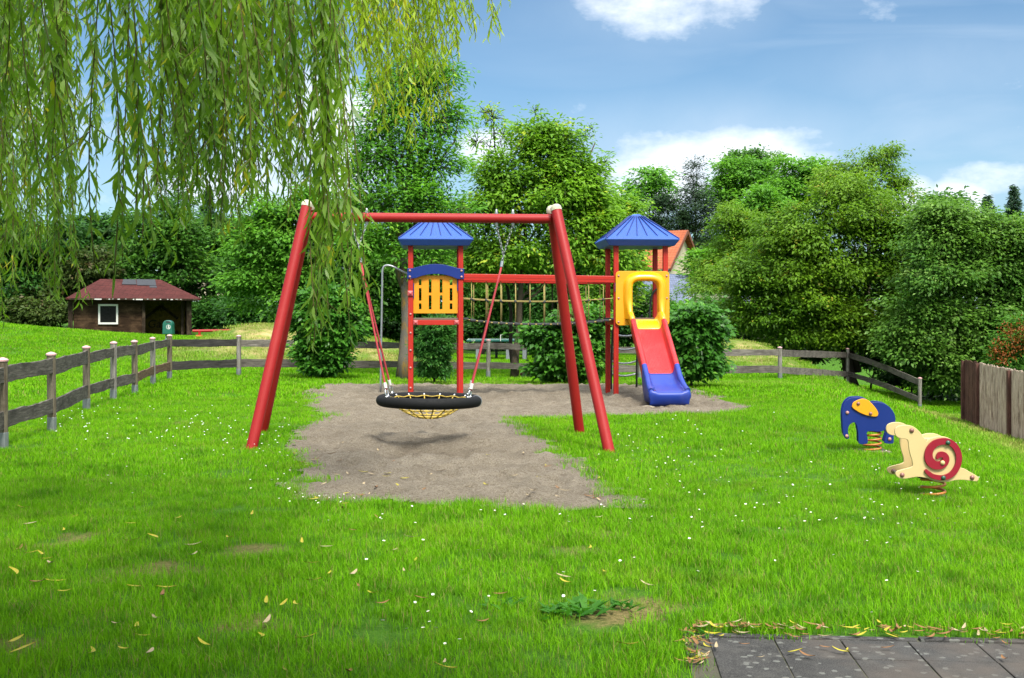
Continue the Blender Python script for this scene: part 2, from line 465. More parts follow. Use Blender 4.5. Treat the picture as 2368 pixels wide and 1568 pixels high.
jx = SX+.25*(vnoise(SX, SY, 3.1, 21)-.5)+.12*(vnoise(SX, SY, 9, 23)-.5); jy = SY+.22*(vnoise(SX, SY, 3.1, 22)-.5)+.12*(vnoise(SX, SY, 9, 24)-.5)
keep = in_poly(jx, jy, SAND)
SZ = sand_h(SX, SY)
kc = keep[:-1, :-1]; n2 = len(sx)
jj = (np.arange(len(sy)-1)[:, None]*n2+np.arange(n2-1)[None, :])[kc]
qf = np.stack([jj, jj+1, jj+n2+1, jj+n2], 1); used = np.unique(qf); rm = np.zeros(SX.size, np.int64); rm[used] = np.arange(len(used))
sand = np_mesh('sand_area', np.stack([SX, SY, SZ], -1).reshape(-1, 3)[used], rm[qf], m_sand, smooth=True)
tag(sand, kind='structure')
a = sand.data.attributes.new('sand_dark', 'FLOAT', 'POINT'); ux, uy = SX.ravel()[used], SY.ravel()[used]  # darker sand in the swing hollow, plus painted soft shade at the slide end
a.data.foreach_set('value', np.clip(.9*np.exp(-((ux+.85)/.75)**2-((uy-12.2)/.42)**2)+.8*np.exp(-((ux-2.4)/.7)**2-((uy-18.4)/.5)**2), 0, 1).astype(np.float32))

# ------------------------------------------------------------------ paving
m_slab, N, out = newmat('paving_concrete')
co = N.n('ShaderNodeTexCoord').outputs['Object']
c = N.mix(N.mapr(N.noise(co, 3, 5), .3, .7), (.018, .018, .018, 1), (.040, .039, .038, 1))
c = N.mix(N.mapr(N.noise(co, 190, 4, .75), .45, .66), c, (.085, .083, .078, 1))
v = N.n('ShaderNodeTexVoronoi'); N.put(v.inputs['Vector'], N.scale(co, (1, 1, 1))); v.inputs['Scale'].default_value = 21
sp = N.m('MULTIPLY', N.m('LESS_THAN', N.m('ADD', v.outputs['Distance'], N.m('MULTIPLY', N.m('SUBTRACT', N.noise(co, 60, 3), .5), .5)), .29),
         N.m('GREATER_THAN', N.m('FRACT', N.m('MULTIPLY', v.outputs['Color'], 7.3)), .5))
c = N.mix(N.m('MULTIPLY', sp, .8), c, (.135, .138, .125, 1))
c = N.mix(N.mapr(N.noise(co, 9, 6, .7), .48, .7, 0, .6), c, (.085, .082, .075, 1))
c = N.mix(N.mapr(N.noise(co, 1.6, 5, .6), .46, .64, 0, .75), c, (.080, .068, .058, 1))
b = N.n('ShaderNodeBsdfPrincipled'); N.put(b.inputs['Base Color'], c); b.inputs['Roughness'].default_value = .9; b.inputs['Specular IOR Level'].default_value = .12
bp = N.n('ShaderNodeBump'); bp.inputs['Strength'].default_value = .5; bp.inputs['Distance'].default_value = .004
N.put(bp.inputs['Height'], N.noise(co, 220, 4, .7)); N.put(b.inputs['Normal'], bp.outputs[0]); N.link(b.outputs[0], out.inputs[0])
m_joint = pmat('joint_soil', (.10, .095, .07), .95, .1, .2, 6, .15, 90, .6, 60, .01, dirt=(.05, .09, .02), dirt_amt=.7)
pv = MB(); R3 = Matrix.Rotation(PAVE_A, 3, 'Z')
def pp(u, v, z=0): q = PAVE_O+PU*u+PV*v; return Vector((q.x, q.y, z))
for k in range(10):                       # edging strip, then rows of slabs
    pv.box(pp(.5+k, .03, tz(*pp(.5+k, .03)[:2])-.03+.004), (.985, .05, .08), R3)
for i in range(24):
    for j in range(26):
        q = pp(.07+.292*(i+.5), .065+.292*(j+.5)); h = tz(q.x, q.y)
        pv.box((q.x, q.y, h-.03+random.uniform(-.003, .003)), (.286, .286, .08), R3 @ Matrix.Rotation(random.uniform(-.004, .004), 3, 'X'))
tag(pv.build('pavement', m_slab, bevel=.004), kind='structure')
pj = MB()
UU = np.linspace(-.04, 7.2, 20); VV = np.linspace(-.02, 7.8, 20)
pj.add([pp(u, v, tz(*pp(u, v)[:2])-.0015+.004) for v in VV for u in UU],
       [(r*20+c_, r*20+c_+1, (r+1)*20+c_+1, (r+1)*20+c_) for r in range(19) for c_ in range(19)])
tag(pj.build('pavement_joints', m_joint), kind='structure')

# ------------------------------------------------------------------ grass
m_grass, N, out = newmat('grass_blade')
geo = N.n('ShaderNodeNewGeometry'); pos = geo.outputs['Position']
oi = N.n('ShaderNodeObjectInfo').outputs['Random']; ri = geo.outputs['Random Per Island']
t = N.m('ADD', N.m('MULTIPLY', ri, .5), N.m('ADD', N.m('MULTIPLY', N.mapr(N.noise(pos, .5, 4), .3, .7), .3), N.m('MULTIPLY', oi, .2)), clamp=True)
c = N.mix(t, (.058, .215, .003, 1), (.205, .455, .006, 1))
# clover-blue and yellowish stretches of the sward
c = N.mix(N.mapr(N.noise(pos, .9, 5, .6), .54, .68, 0, .55), c, (.175, .31, .013, 1))
c = N.mix(N.mapr(N.noise(pos, 2.3, 5, .65), .50, .66, 0, .6), c, (.030, .125, .003, 1))
c = N.mix(N.m('MULTIPLY', N.m('LESS_THAN', N.m('FRACT', N.m('MULTIPLY', ri, 13.7)), .06), .8), c, (.26, .20, .075, 1))
dx = N.n('ShaderNodeAttribute', attribute_name='dryv'); dx.attribute_type = 'INSTANCER'
c = N.mix(N.m('MULTIPLY', dx.outputs['Fac'], N.mapr(ri, .1, .6, .5, 1)), c, N.mix(ri, (.24, .265, .033, 1), (.40, .33, .145, 1)))
b = N.n('ShaderNodeBsdfPrincipled'); N.put(b.inputs['Base Color'], c); b.inputs['Roughness'].default_value = .6
b.inputs['Specular IOR Level'].default_value = .08
tr = N.n('ShaderNodeBsdfTranslucent'); N.put(tr.inputs[0], c)
mx = N.n('ShaderNodeMixShader'); mx.inputs[0].default_value = .35
N.link(b.outputs[0], mx.inputs[1]); N.link(tr.outputs[0], mx.inputs[2]); N.link(mx.outputs[0], out.inputs[0])

def clump(name, nb, rad, h0, h1, wd, seed):
    r = np.random.default_rng(seed)
    a = r.random(nb)*2*np.pi; q = rad*np.sqrt(r.random(nb)); bx, by = q*np.cos(a), q*np.sin(a)
    h = r.uniform(h0, h1, nb); la = r.random(nb)*2*np.pi; ln = h*r.uniform(.1, 1.0, nb)**1.1
    dx_, dy_ = np.cos(la), np.sin(la); wx, wy = -dy_*wd/2, dx_*wd/2
    V = []; 
    for t_, wk in ((0, 1.0), (.5, .85), (1.0, 0)):
        cx_ = bx+dx_*ln*t_**2; cy_ = by+dy_*ln*t_**2; cz_ = h*(t_-.22*t_**2*(ln/h))-.01*(t_ == 0)
        if wk > 0:
            V.append(np.stack([cx_-wx*wk, cy_-wy*wk, cz_], 1)); V.append(np.stack([cx_+wx*wk, cy_+wy*wk, cz_], 1))
        else: V.append(np.stack([cx_, cy_, cz_], 1))
    V = np.stack(V, 1).reshape(-1, 3); o5 = np.arange(nb)*5
    q4 = np.stack([o5, o5+1, o5+3, o5+2], 1); t3 = np.stack([o5+2, o5+3, o5+4], 1)
    ob = np_mesh(name, V, [q4, t3], m_grass, off=(0, 0, 0)); COL.objects.unlink(ob); return ob
CL = bpy.data.collections.new('grass_clumps')
for i in range(5): CL.objects.link(clump('a_near_clump', 85, .11, .02, .06, .0026, 50+i))
for i in range(4): CL.objects.link(clump('b_mid_clump', 70, .17, .022, .062, .0046, 60+i))
for i in range(4): CL.objects.link(clump('c_far_clump', 60, .36, .03, .08, .012, 70+i))

def scatter(n, y0, y1, seed):
    r = np.random.default_rng(seed)
    y = np.sqrt(r.random(n)*(y1**2-y0**2)+y0**2); x = (r.random(n)*2-1)*(.52*y+1.0)
    return x, y, r
pts = []
for n, y0, y1, lo, k, seed in ((7400, 3.4, 10, 0, 5, 1), (10900, 10, 20, 5, 4, 2), (17000, 20, 48, 9, 4, 3)):
    x, y, r = scatter(n, y0, y1, seed)
    ok = ~(in_poly(x, y, SAND) & (poly_dist(x, y, SAND) > (.05+.10*r.random(n)+.12*(vnoise(x, y, 2, 77) > .62)))) & ~in_pave(x, y, .035)
    ok &= r.random(n) > bareness(x, y)*.92
    ok &= ~((in_poly(x, y, SAND)) & (r.random(n) < .35))
    x, y = x[ok], y[ok]; m_ = len(x)
    sc = r.uniform(.75, 1.2, m_)*(.8+.5*vnoise(x, y, .8, 31))
    edge = poly_dist(x, y, SAND) < .35
    sc = np.where(edge, sc*1.15, sc); sc *= 1-.55*bareness(x, y)
    nearp = in_pave(x, y, .35); sc = np.where(nearp, sc*1.25, sc)
    pts.append((x, y, terr(x, y), sc, r.integers(lo, lo+k, m_), r.random(m_)*6.283, dryness(x, y)))
gxp, gyp, gzp, gsc, gid, grz, gdr = [np.concatenate(a) for a in zip(*pts)]
gm = bpy.data.meshes.new('lawn_grass'); gm.vertices.add(len(gxp)); gm.vertices.foreach_set('co', np.stack([gxp, gyp, gzp], 1).astype(np.float32).ravel())
for nm, ty, arr in (('sc', 'FLOAT', gsc), ('rz', 'FLOAT', grz), ('dryv', 'FLOAT', gdr), ('idx', 'INT', gid)):
    a = gm.attributes.new(nm, ty, 'POINT'); a.data.foreach_set('value', arr.astype(np.int32 if ty == 'INT' else np.float32))
gm.materials.append(m_grass)
grass = bpy.data.objects.new('lawn_grass', gm); COL.objects.link(grass)
tag(grass, 'bright green uncut lawn grass covering the playground', 'grass', kind='stuff')
ng = bpy.data.node_groups.new('scatter_clumps', 'GeometryNodeTree')
ng.interface.new_socket('Geometry', in_out='INPUT', socket_type='NodeSocketGeometry')
ng.interface.new_socket('Geometry', in_out='OUTPUT', socket_type='NodeSocketGeometry')
G = NT(ng); gi = G.n('NodeGroupInput'); go = G.n('NodeGroupOutput')
mp = G.n('GeometryNodeMeshToPoints'); ip = G.n('GeometryNodeInstanceOnPoints'); ci = G.n('GeometryNodeCollectionInfo')
ci.inputs['Collection'].default_value = CL; ci.inputs['Separate Children'].default_value = True; ci.inputs['Reset Children'].default_value = True
def na(nm, ty):
    q = G.n('GeometryNodeInputNamedAttribute'); q.data_type = ty; q.inputs['Name'].default_value = nm
    return [o for o in q.outputs if o.enabled and o.name == 'Attribute'][0]
cx_ = G.n('ShaderNodeCombineXYZ'); G.link(na('rz', 'FLOAT'), cx_.inputs[2])
G.link(gi.outputs[0], mp.inputs[0]); G.link(mp.outputs[0], ip.inputs['Points']); G.link(ci.outputs[0], ip.inputs['Instance'])
ip.inputs['Pick Instance'].default_value = True; G.link(na('idx', 'INT'), ip.inputs['Instance Index'])
G.link(cx_.outputs[0], ip.inputs['Rotation']); G.link(na('sc', 'FLOAT'), ip.inputs['Scale']); G.link(ip.outputs[0], go.inputs[0])
grass.modifiers.new('scatter', 'NODES').node_group = ng
# ------------------------------------------------------------------ paints and materials of the playground
M = {}
M['red'] = pmat('red_paint', (.33, .012, .012), .5, .28, .07, 2.5, .03, 120, .10, 260, .0008, dirt=(.40, .03, .025), dirt_amt=.5, dirt_s=3)
M['redp'] = pmat('red_post_paint', (.45, .020, .010), .5, .28, .08, 3, .04, 90, .15, 120, .001, dirt=(.35, .03, .02), dirt_amt=.35, dirt_s=9)
M['pinkcap'] = pmat('faded_red_plastic', (.50, .085, .09), .5, .4, .1, 6)
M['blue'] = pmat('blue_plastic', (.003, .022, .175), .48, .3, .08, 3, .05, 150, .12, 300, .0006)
M['roof'] = pmat('roof_blue_plastic', (.028, .095, .40), .45, .3, .06, 2, .03, 90, .06, 60, .001, dirt=(.03, .08, .28), dirt_amt=.4, dirt_s=3)
M['yel'] = pmat('yellow_plastic', (.82, .345, .004), .40, .45, .05, 3, .03, 160, .05, 250, .0005)
M['slide_y'] = pmat('slide_yellow', (.86, .40, .004), .30, .5, .04, 2, .02, 120, .03, 60, .0008)
M['slide_r'] = pmat('slide_red', (.52, .018, .022), .4, .4, .06, 2, .03, 140, .06, 200, .0008, dirt=(.56, .07, .07), dirt_amt=.5, dirt_s=4)
M['slide_b'] = pmat('slide_blue', (.014, .046, .32), .42, .35, .08, 2, .03, 140, .06, 200, .0008, dirt=(.07, .085, .28), dirt_amt=.5, dirt_s=4)
M['orange'] = pmat('orange_board', (.76, .285, .006), .45, .4, .06, 3, .05, 200, .1, 300, .0005)
M['gal'] = pmat('galvanised_steel', (.36, .38, .40), .42, .5, .12, 10, .05, 100, .05, 200, .0005, metal=.7)
M['steel'] = pmat('bright_steel', (.62, .63, .64), .28, .5, .1, 20, .05, 100, 0, metal=.9)
M['dark'] = pmat('dark_rubber', (.030, .032, .034), .6, .4, .15, 6, .08, 100, .2, 200, .001)
M['black_rope'] = pmat('black_rope', (.005, .0055, .006), .75, .22, .2, 20, .12, 160, .4, 300, .001)
M['yrope'] = pmat('yellow_rope', (.50, .36, .07), .8, .2, .2, 20, .3, 130, .4, 300, .002, dirt=(.05, .045, .02), dirt_amt=.9, dirt_s=45)
M['trope'] = pmat('tan_rope', (.36, .285, .10), .8, .2, .15, 20, .15, 130, .4, 300, .002)
M['rrope'] = pmat('red_rope', (.42, .05, .06), .75, .25, .2, 20, .2, 130, .5, 200, .002, dirt=(.20, .02, .03), dirt_amt=.6, dirt_s=40)
M['white'] = pmat('white_plastic', (.68, .67, .63), .5, .4, .08, 8)
M['capw'] = pmat('mossy_white_cap', (.58, .54, .42), .5, .4, .12, 6, .05, 90, .1, 90, .001, dirt=(.22, .26, .07), dirt_amt=.75, dirt_s=9)
M['deck'] = pmat('deck_board', (.16, .12, .085), .7, .3, .15, 6, .15, 60, .3, 60, .002)
M['bolt'] = pmat('bolt_cap', (.45, .22, .19), .4, .5, .05, 10)
M['brown_bolt'] = pmat('brown_bolt_cap', (.26, .11, .09), .35, .5, .05, 10)
M['green_bolt'] = pmat('green_bolt_cap', (.02, .085, .05), .35, .5, .05, 10)
M['cream'] = pmat('cream_board', (.66, .50, .235), .45, .4, .04, 3, .06, 260, .15, 320, .0006)
M['crim'] = pmat('crimson_board', (.30, .006, .024), .42, .4, .05, 3, .05, 260, .15, 320, .0006)
M['spring'] = pmat('rusty_orange_spring', (.58, .19, .03), .45, .5, .15, 9, .1, 80, .2, 120, .001, dirt=(.22, .07, .02), dirt_amt=.7, dirt_s=14)
M['conc'] = pmat('footing_concrete', (.20, .17, .12), .9, .2, .2, 5, .1, 90, .5, 60, .004)

# ------------------------------------------------------------------ swing frame and basket swing
t = thing('swing_frame', 'red steel swing frame with two slanting legs at each end and a long top bar', 'swing frame', (-.95, 13.1, 0))
FL, RL, FR, RR = hit(581, 1040), hit(607, 1001), hit(1409, 1046), hit(1341, 1006)
TL = Vector((-2.35, 13.19, 2.60)); TR = Vector((.475, 13.06, 2.565))
for foot, topc, dy, cap in ((FL, TL, -.085, 0), (RL, TL, .085, 0), (FR, TR, -.085, 1), (RR, TR, .085, 1)):
    top = topc+Vector((-.015 if topc is TL else .03 if dy < 0 else -.012, dy, .095 if cap else .12)); d = (top-foot).normalized()
    lg = MB().tube([foot-d*.12, top], .061, 20).build('leg', M['red'], t, smooth=True, auto=40)
    MB().lathe([(.065, 0), (.066, .03), (.060, .052), (.043, .071), (.02, .081)], top-d*.012, 18, d).build('leg_cap', M['capw'], lg, smooth=True, auto=50)
bx = (TR-TL).normalized()
MB().tube([TL+bx*.02, TR-bx*.03], .054, 22).build('top_bar', M['red'], t, smooth=True, auto=40)
def beam_at(px): 
    k = (px-707)/(1279-707); p = TL.lerp(TR, k); x = (px-CX)*p.y/F; k = (x-TL.x)/(TR.x-TL.x); return TL.lerp(TR, k)
HANG = [beam_at(815), beam_at(848), beam_at(1148), beam_at(1186)]
for p in HANG:
    MB().lathe([(.018, -.085), (.022, -.06), (.022, .062), (.016, .066), (.013, .10), (.006, .108)], p, 10).build('hanger_bolt', M['gal'], t, smooth=True, auto=40)

s = thing('basket_swing', 'round black rope-wrapped nest swing with yellow net hanging on red ropes', 'basket swing', (-.955, 13.1, .47))
C0 = Vector((-.955, 13.1, .478)); RRng, rr = .545, .064
nu, nv = 420, 26; V = []
tilt = Matrix.Rotation(math.radians(.7), 3, 'Y')
for i in range(nu):
    a = 2*math.pi*i/nu
    for j in range(nv):
        b = 2*math.pi*j/nv
        q = rr*(1-.055*abs(math.sin(70*a+3*b)))
        V.append(C0+tilt @ Vector(((RRng+q*math.cos(b))*math.cos(a), (RRng+q*math.cos(b))*math.sin(a), q*math.sin(b))))
fi = np.array([[i*nv+j, ((i+1) % nu)*nv+j, ((i+1) % nu)*nv+(j+1) % nv, i*nv+(j+1) % nv] for i in range(nu) for j in range(nv)])
np_mesh('ring', np.array([tuple(v) for v in V]), fi, M['black_rope'], s, smooth=True)
a0 = math.radians(-6)
MB().tube([C0+tilt @ Vector((RRng*math.cos(a), RRng*math.sin(a), 0)) for a in np.linspace(a0, a0+.10, 6)], rr+.004, 18).build('ring_joint', M['gal'], s, smooth=True, auto=40)
def net_pt(a, r):                       # sagging bowl
    R_ = .475
    return C0+tilt @ Vector((R_*r*math.cos(a), R_*r*math.sin(a), .03-.235*(1-r**2.2)))
nb = MB(); kn = nb
for k in range(16):
    a = 2*math.pi*(k+.5)/16
    nb.tube([net_pt(a, r) for r in np.linspace(1.0, .06, 9)], .0075, 6)
for r in (.22, .38, .54, .70, .86, .98):
    nb.tube([net_pt(a, r-.012*math.cos(16*a)) for a in np.linspace(0, 2*math.pi, 97)[:-1]], .0075, 6, closed=True)
    nb.cm = 1
    for k in range(16): kn.dome(net_pt(2*math.pi*(k+.5)/16, r)-Vector((0, 0, .008)), .013, n=6)
    nb.cm = 0
nb.build('net', [M['yrope'], M['black_rope']], s, smooth=True)
for k in range(16):
    a = 2*math.pi*(k+.5)/16; q = net_pt(a, 1.0); e = C0+tilt @ Vector((.497*math.cos(a), .497*math.sin(a), .045))
    MB().tube([q, q.lerp(e, .5), e], [.009, .013, .011], 8).build('net_ferrule', M['steel'], s, smooth=True)
def chain(mb, p0, p1, w=.012):
    L = (p1-p0).length; n = max(2, int(L/.034)); d = (p1-p0).normalized(); r = d.orthogonal().normalized(); u = d.cross(r)
    for i in range(n):
        c = p0+d*(L*(i+.5)/n); a = r if i % 2 else u; h = L/n*.68
        mb.tube([c+d*(h*math.sin(q))+a*(w*math.cos(q)) for q in np.linspace(0, 2*math.pi, 11)[:-1]], .0042, 6, closed=True)
for side, (h0, h1, jn, con, ends) in enumerate(((HANG[0], HANG[1], (828, 570), (833, 598), ((905, 884, .28), (913, 892, -.28))),
                                               (HANG[2], HANG[3], (1164, 590), (1161, 608), ((1071, 888, .28), (1086, 902, -.28))))):
    J = P(*jn, 13.13); K = P(*con, 13.12); ch = MB()
    chain(ch, h0+Vector((0, 0, -.08)), J); chain(ch, h1+Vector((0, 0, -.08)), J); chain(ch, J, K+(J-K).normalized()*.01)
    ch.build('chain', M['gal'], s, smooth=True)
    a = K-J; a.normalize()
    MB().tube([K-a*.02, K+a*.045], .019, 12).build('rope_clamp', M['steel'], s, smooth=True, auto=40)
    for ex, ey, dy in ends:
        ang = math.atan2(dy, ((ex-CX)*13.1/F-C0.x)); E = C0+tilt @ Vector((RRng*math.cos(ang), RRng*math.sin(ang), rr*.9))
        tp = E+(K-E).normalized()*.13; d = (K-E).normalized()
        q = K+a*.04
        MB().tube([q.lerp(tp, x)+Vector((0, 0, -.012*math.sin(math.pi*x))) for x in np.linspace(0, 1, 8)]+[tp-d*.05], .0115, 8).build('rope', M['rrope'], s, smooth=True)
        MB().tube([tp+d*.035, tp-d*.03], .0185, 12).build('rope_clamp', M['white'], s, smooth=True, auto=40)
        sh = MB(); r = d.orthogonal().normalized()
        sh.tube([E+d*(.045+.040*math.sin(q_))+r*(.020*math.cos(q_)) for q_ in np.linspace(0, 2*math.pi, 15)[:-1]], .008, 8, closed=True)
        sh.tube([E-r*.03, E+r*.03], .011, 8); sh.tube([E-d*.05, E+d*.02], .012, 8)
        sh.build('shackle', M['steel'], s, smooth=True)

# ------------------------------------------------------------------ tower play structure
YAW = math.radians(4.5)
tp = thing('play_structure', 'red, blue and yellow two-tower climbing frame with rope bridge and slide', 'climbing frame', (.4, 20.8, 0))
def frame(o): return Matrix.Translation(o) @ Matrix.Rotation(YAW, 4, 'Z')
W = .895                                # post to post
XR = frame(Vector((1.863, 20.38, 0))); XL = frame(Vector((-1.812, 20.32, 0)))
def post(xf, u, w_, top=2.84):
    m = MB(xf); m.box((u, w_, top/2-.1), (.088, .088, top+.2))
    o = m.build('post', M['redp'], tp, bevel=.012)
    g = MB(xf)                                           # the grooves that run down every face
    for sx_, sy_ in ((0, -1), (0, 1), (-1, 0), (1, 0)):
        if sx_ == 0: g.box((u, w_+sy_*.0445, top/2), (.007, .003, top-.04))
        else: g.box((u+sx_*.0445, w_, top/2), (.003, .007, top-.04))
    g.build('groove', M['slide_r'] if False else M_GROOVE, o)
    return o
M_GROOVE = pmat('red_groove', (.36, .02, .012), .6, .3, .1, 3)
def tower_roof(xf):
    c = (W/2, W/2); h = .665; zt, zl, zb = 2.815, 3.315, 2.705; n = 48
    def sq(k, r): return [(c[0]-r, c[1]-r, k), (c[0]+r, c[1]-r, k), (c[0]+r, c[1]+r, k), (c[0]-r, c[1]+r, k)]
    m = MB(xf); vs = sq(zb, h-.075)+sq(zt-.005, h)+sq(zt+.012, h)+sq(zl-.045, .115)+sq(zl, .058)
    fs = [(3, 2, 1, 0)]
    for r in range(4):
        for i in range(4): fs.append((r*4+i, r*4+(i+1) % 4, r*4+4+(i+1) % 4, r*4+4+i))
    fs.append((16, 17, 18, 19)); m.add(vs, fs)
    o = m.build('roof', M['roof'], tp, bevel=.012)
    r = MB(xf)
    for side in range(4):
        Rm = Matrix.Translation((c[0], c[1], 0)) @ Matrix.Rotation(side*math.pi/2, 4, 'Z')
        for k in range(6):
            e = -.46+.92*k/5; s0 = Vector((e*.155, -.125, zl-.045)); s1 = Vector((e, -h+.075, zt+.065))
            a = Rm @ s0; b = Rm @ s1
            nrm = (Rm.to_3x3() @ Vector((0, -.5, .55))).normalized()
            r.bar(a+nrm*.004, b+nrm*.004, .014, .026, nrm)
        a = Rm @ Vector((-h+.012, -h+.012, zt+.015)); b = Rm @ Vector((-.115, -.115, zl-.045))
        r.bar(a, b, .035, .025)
    r.build('roof_rib', M['blue'], o, bevel=.003)  # darker blue paints the shade of the roof's groove lines
for xf in (XL, XR):
    for u, w_ in ((0, 0), (W, 0), (W, W), (0, W)): post(xf, u, w_)
    tower_roof(xf)
    d = MB(xf)
    for k in range(7): d.box((W/2, .0+W*(k+.5)/7, 1.40), (W-.095, W/7-.008, .036))
    d.build('platform', M['deck'], tp, bevel=.004)
    fb = MB(xf)
    fb.box((W/2, -.005, 1.335), (W-.09, .05, .09)); fb.box((W/2, W+.005, 1.335), (W-.09, .05, .09))
    fb.box((-.002, W/2, 1.335), (.05, W-.09, .09)); fb.box((W+.002, W/2, 1.335), (.05, W-.09, .09))
    fb.build('floor_beam', M['redp'], tp, bevel=.006)
def pyr(xf, c, s_, d_):                  # pyramid-shaped cap, apex towards -w
    m = MB(xf); x, y, z = c; h = s_/2
    m.add([(x-h, y, z-h), (x+h, y, z-h), (x+h, y, z+h), (x-h, y, z+h), (x-h, y-.02, z-h), (x+h, y-.02, z-h), (x+h, y-.02, z+h), (x-h, y-.02, z+h), (x, y-d_, z)],
          [(3, 2, 1, 0), (0, 1, 5, 4), (1, 2, 6, 5), (2, 3, 7, 6), (3, 0, 4, 7), (4, 5, 8), (5, 6, 8), (6, 7, 8), (7, 4, 8)])
    m.build('beam_cap', M['pinkcap'], tp, bevel=.003)
pyr(XL, (.09, -.032, 1.335), .085, .05); pyr(XL, (W-.075, -.032, 1.335), .085, .05); pyr(XL, (-.005, -.046, 1.855), .095, .05)
for z in (.17, .53, .84, 1.15, 1.485, 2.12):
    MB(XL).dome((0, -.046, z), .021, (0, -1, 0), .02).build('bolt', M['bolt'], tp, smooth=True)
# left tower: arched blue board, orange slotted panel
def rz(py, d=20.27): return EYE-(py-HY)*d/F
ar = [(-.06, 2.085), (W+.055, 2.085)]
out_ = [(-.058, rz(645)), (-.058, rz(621))]
n_ = 14
for k in range(n_+1):
    u = .05+(W-.10)*k/n_; out_.append((u, rz(620)+.075*math.sin(math.pi*k/n_)))
out_ += [(W+.058, rz(621)), (W+.058, rz(645)), (W-.05, rz(645))]
for k in range(n_+1):
    u = W-.10-(W-.20)*k/n_; out_.append((u, rz(643)+.075*math.sin(math.pi*k/n_)**.8))
ab = MB(XL).prism(out_, -.046, -.068).build('arch_board', M['blue'], tp, bevel=.005)
for u in (-.012, W+.012):
    for z in (rz(626), rz(640)): MB(XL).dome((u, -.069, z), .022, (0, -1, 0), .018).build('bolt', M['bolt'], tp, smooth=True)
def grid_panel(mb, xs_, ys_, solid, y0, y1):
    nx_, ny_ = len(xs_), len(ys_); V_ = [(x, y0, z) for z in ys_ for x in xs_]+[(x, y1, z) for z in ys_ for x in xs_]; o_ = nx_*ny_; f_ = []
    ok = lambda i, j: 0 <= i < nx_-1 and 0 <= j < ny_-1 and solid(i, j)
    for j in range(ny_-1):
        for i in range(nx_-1):
            if not ok(i, j): continue
            a, b, c_, d_ = j*nx_+i, j*nx_+i+1, (j+1)*nx_+i+1, (j+1)*nx_+i
            f_.append((a, b, c_, d_)); f_.append((d_+o_, c_+o_, b+o_, a+o_))
            for (p, q, di, dj) in ((a, b, 0, -1), (b, c_, 1, 0), (c_, d_, 0, 1), (d_, a, -1, 0)):
                if not ok(i+di, j+dj): f_.append((q, p, p+o_, q+o_))
    mb.add(V_, f_)
xz = lambda X_: (X_-362)/(638-362)*(W-.10)+.05            # panel survey coordinates -> metres
zz = lambda Y_: rz((750+Y_*.5740)*.61667+131.8-131.8)
px_x = [362, 396, 412, 457, 474, 525, 542, 587, 604, 638]
pz_y = [492, 517, 556, 575, 605, 622, 657, 675, 714, 740]
XS_ = [xz(v) for v in px_x]; ZS_ = [rz(750*.61667+v*.354) for v in pz_y]
outer = {1: [(517, 556), (575, 657), (675, 714)], 3: [(517, 605), (622, 714)]}
def solid(i, j):
    lo, hi = pz_y[j], pz_y[j+1]
    col = {1: 1, 7: 1, 3: 3, 5: 3}.get(i)
    if col is None: return True
    return not any(a <= lo and hi <= b for a, b in outer[col])
g = MB(XL); grid_panel(g, XS_, ZS_, solid, .01, .034); g.build('slotted_panel', M['orange'], tp)
MB(XL).prism([(.046, rz(690)), (.062, rz(690)), (.062, rz(655)), (.046, rz(655))], -.02, .10).build('side_bracket', M['blue'], tp, bevel=.003)
MB(XL).prism([(W-.062, rz(672)), (W-.046, rz(672)), (W-.046, rz(645)), (W-.062, rz(645))], -.02, .10).build('side_bracket', M['blue'], tp, bevel=.003)
# pole on the left
Q = lambda px, py, d=20.6: P(px, py, d)
pole = [Q(880, 907), Q(881.5, 800), Q(883.5, 680), Q(884, 640), Q(884.5, 626), Q(887.5, 617.5), Q(893, 614), Q(902, 614.5), Q(912, 618), Q(930, 627), Q(950, 637)]
MB().tube(spline([tuple(p) for p in pole], 4, False), .019, 12).build('fire_pole', M['gal'], tp, smooth=True)
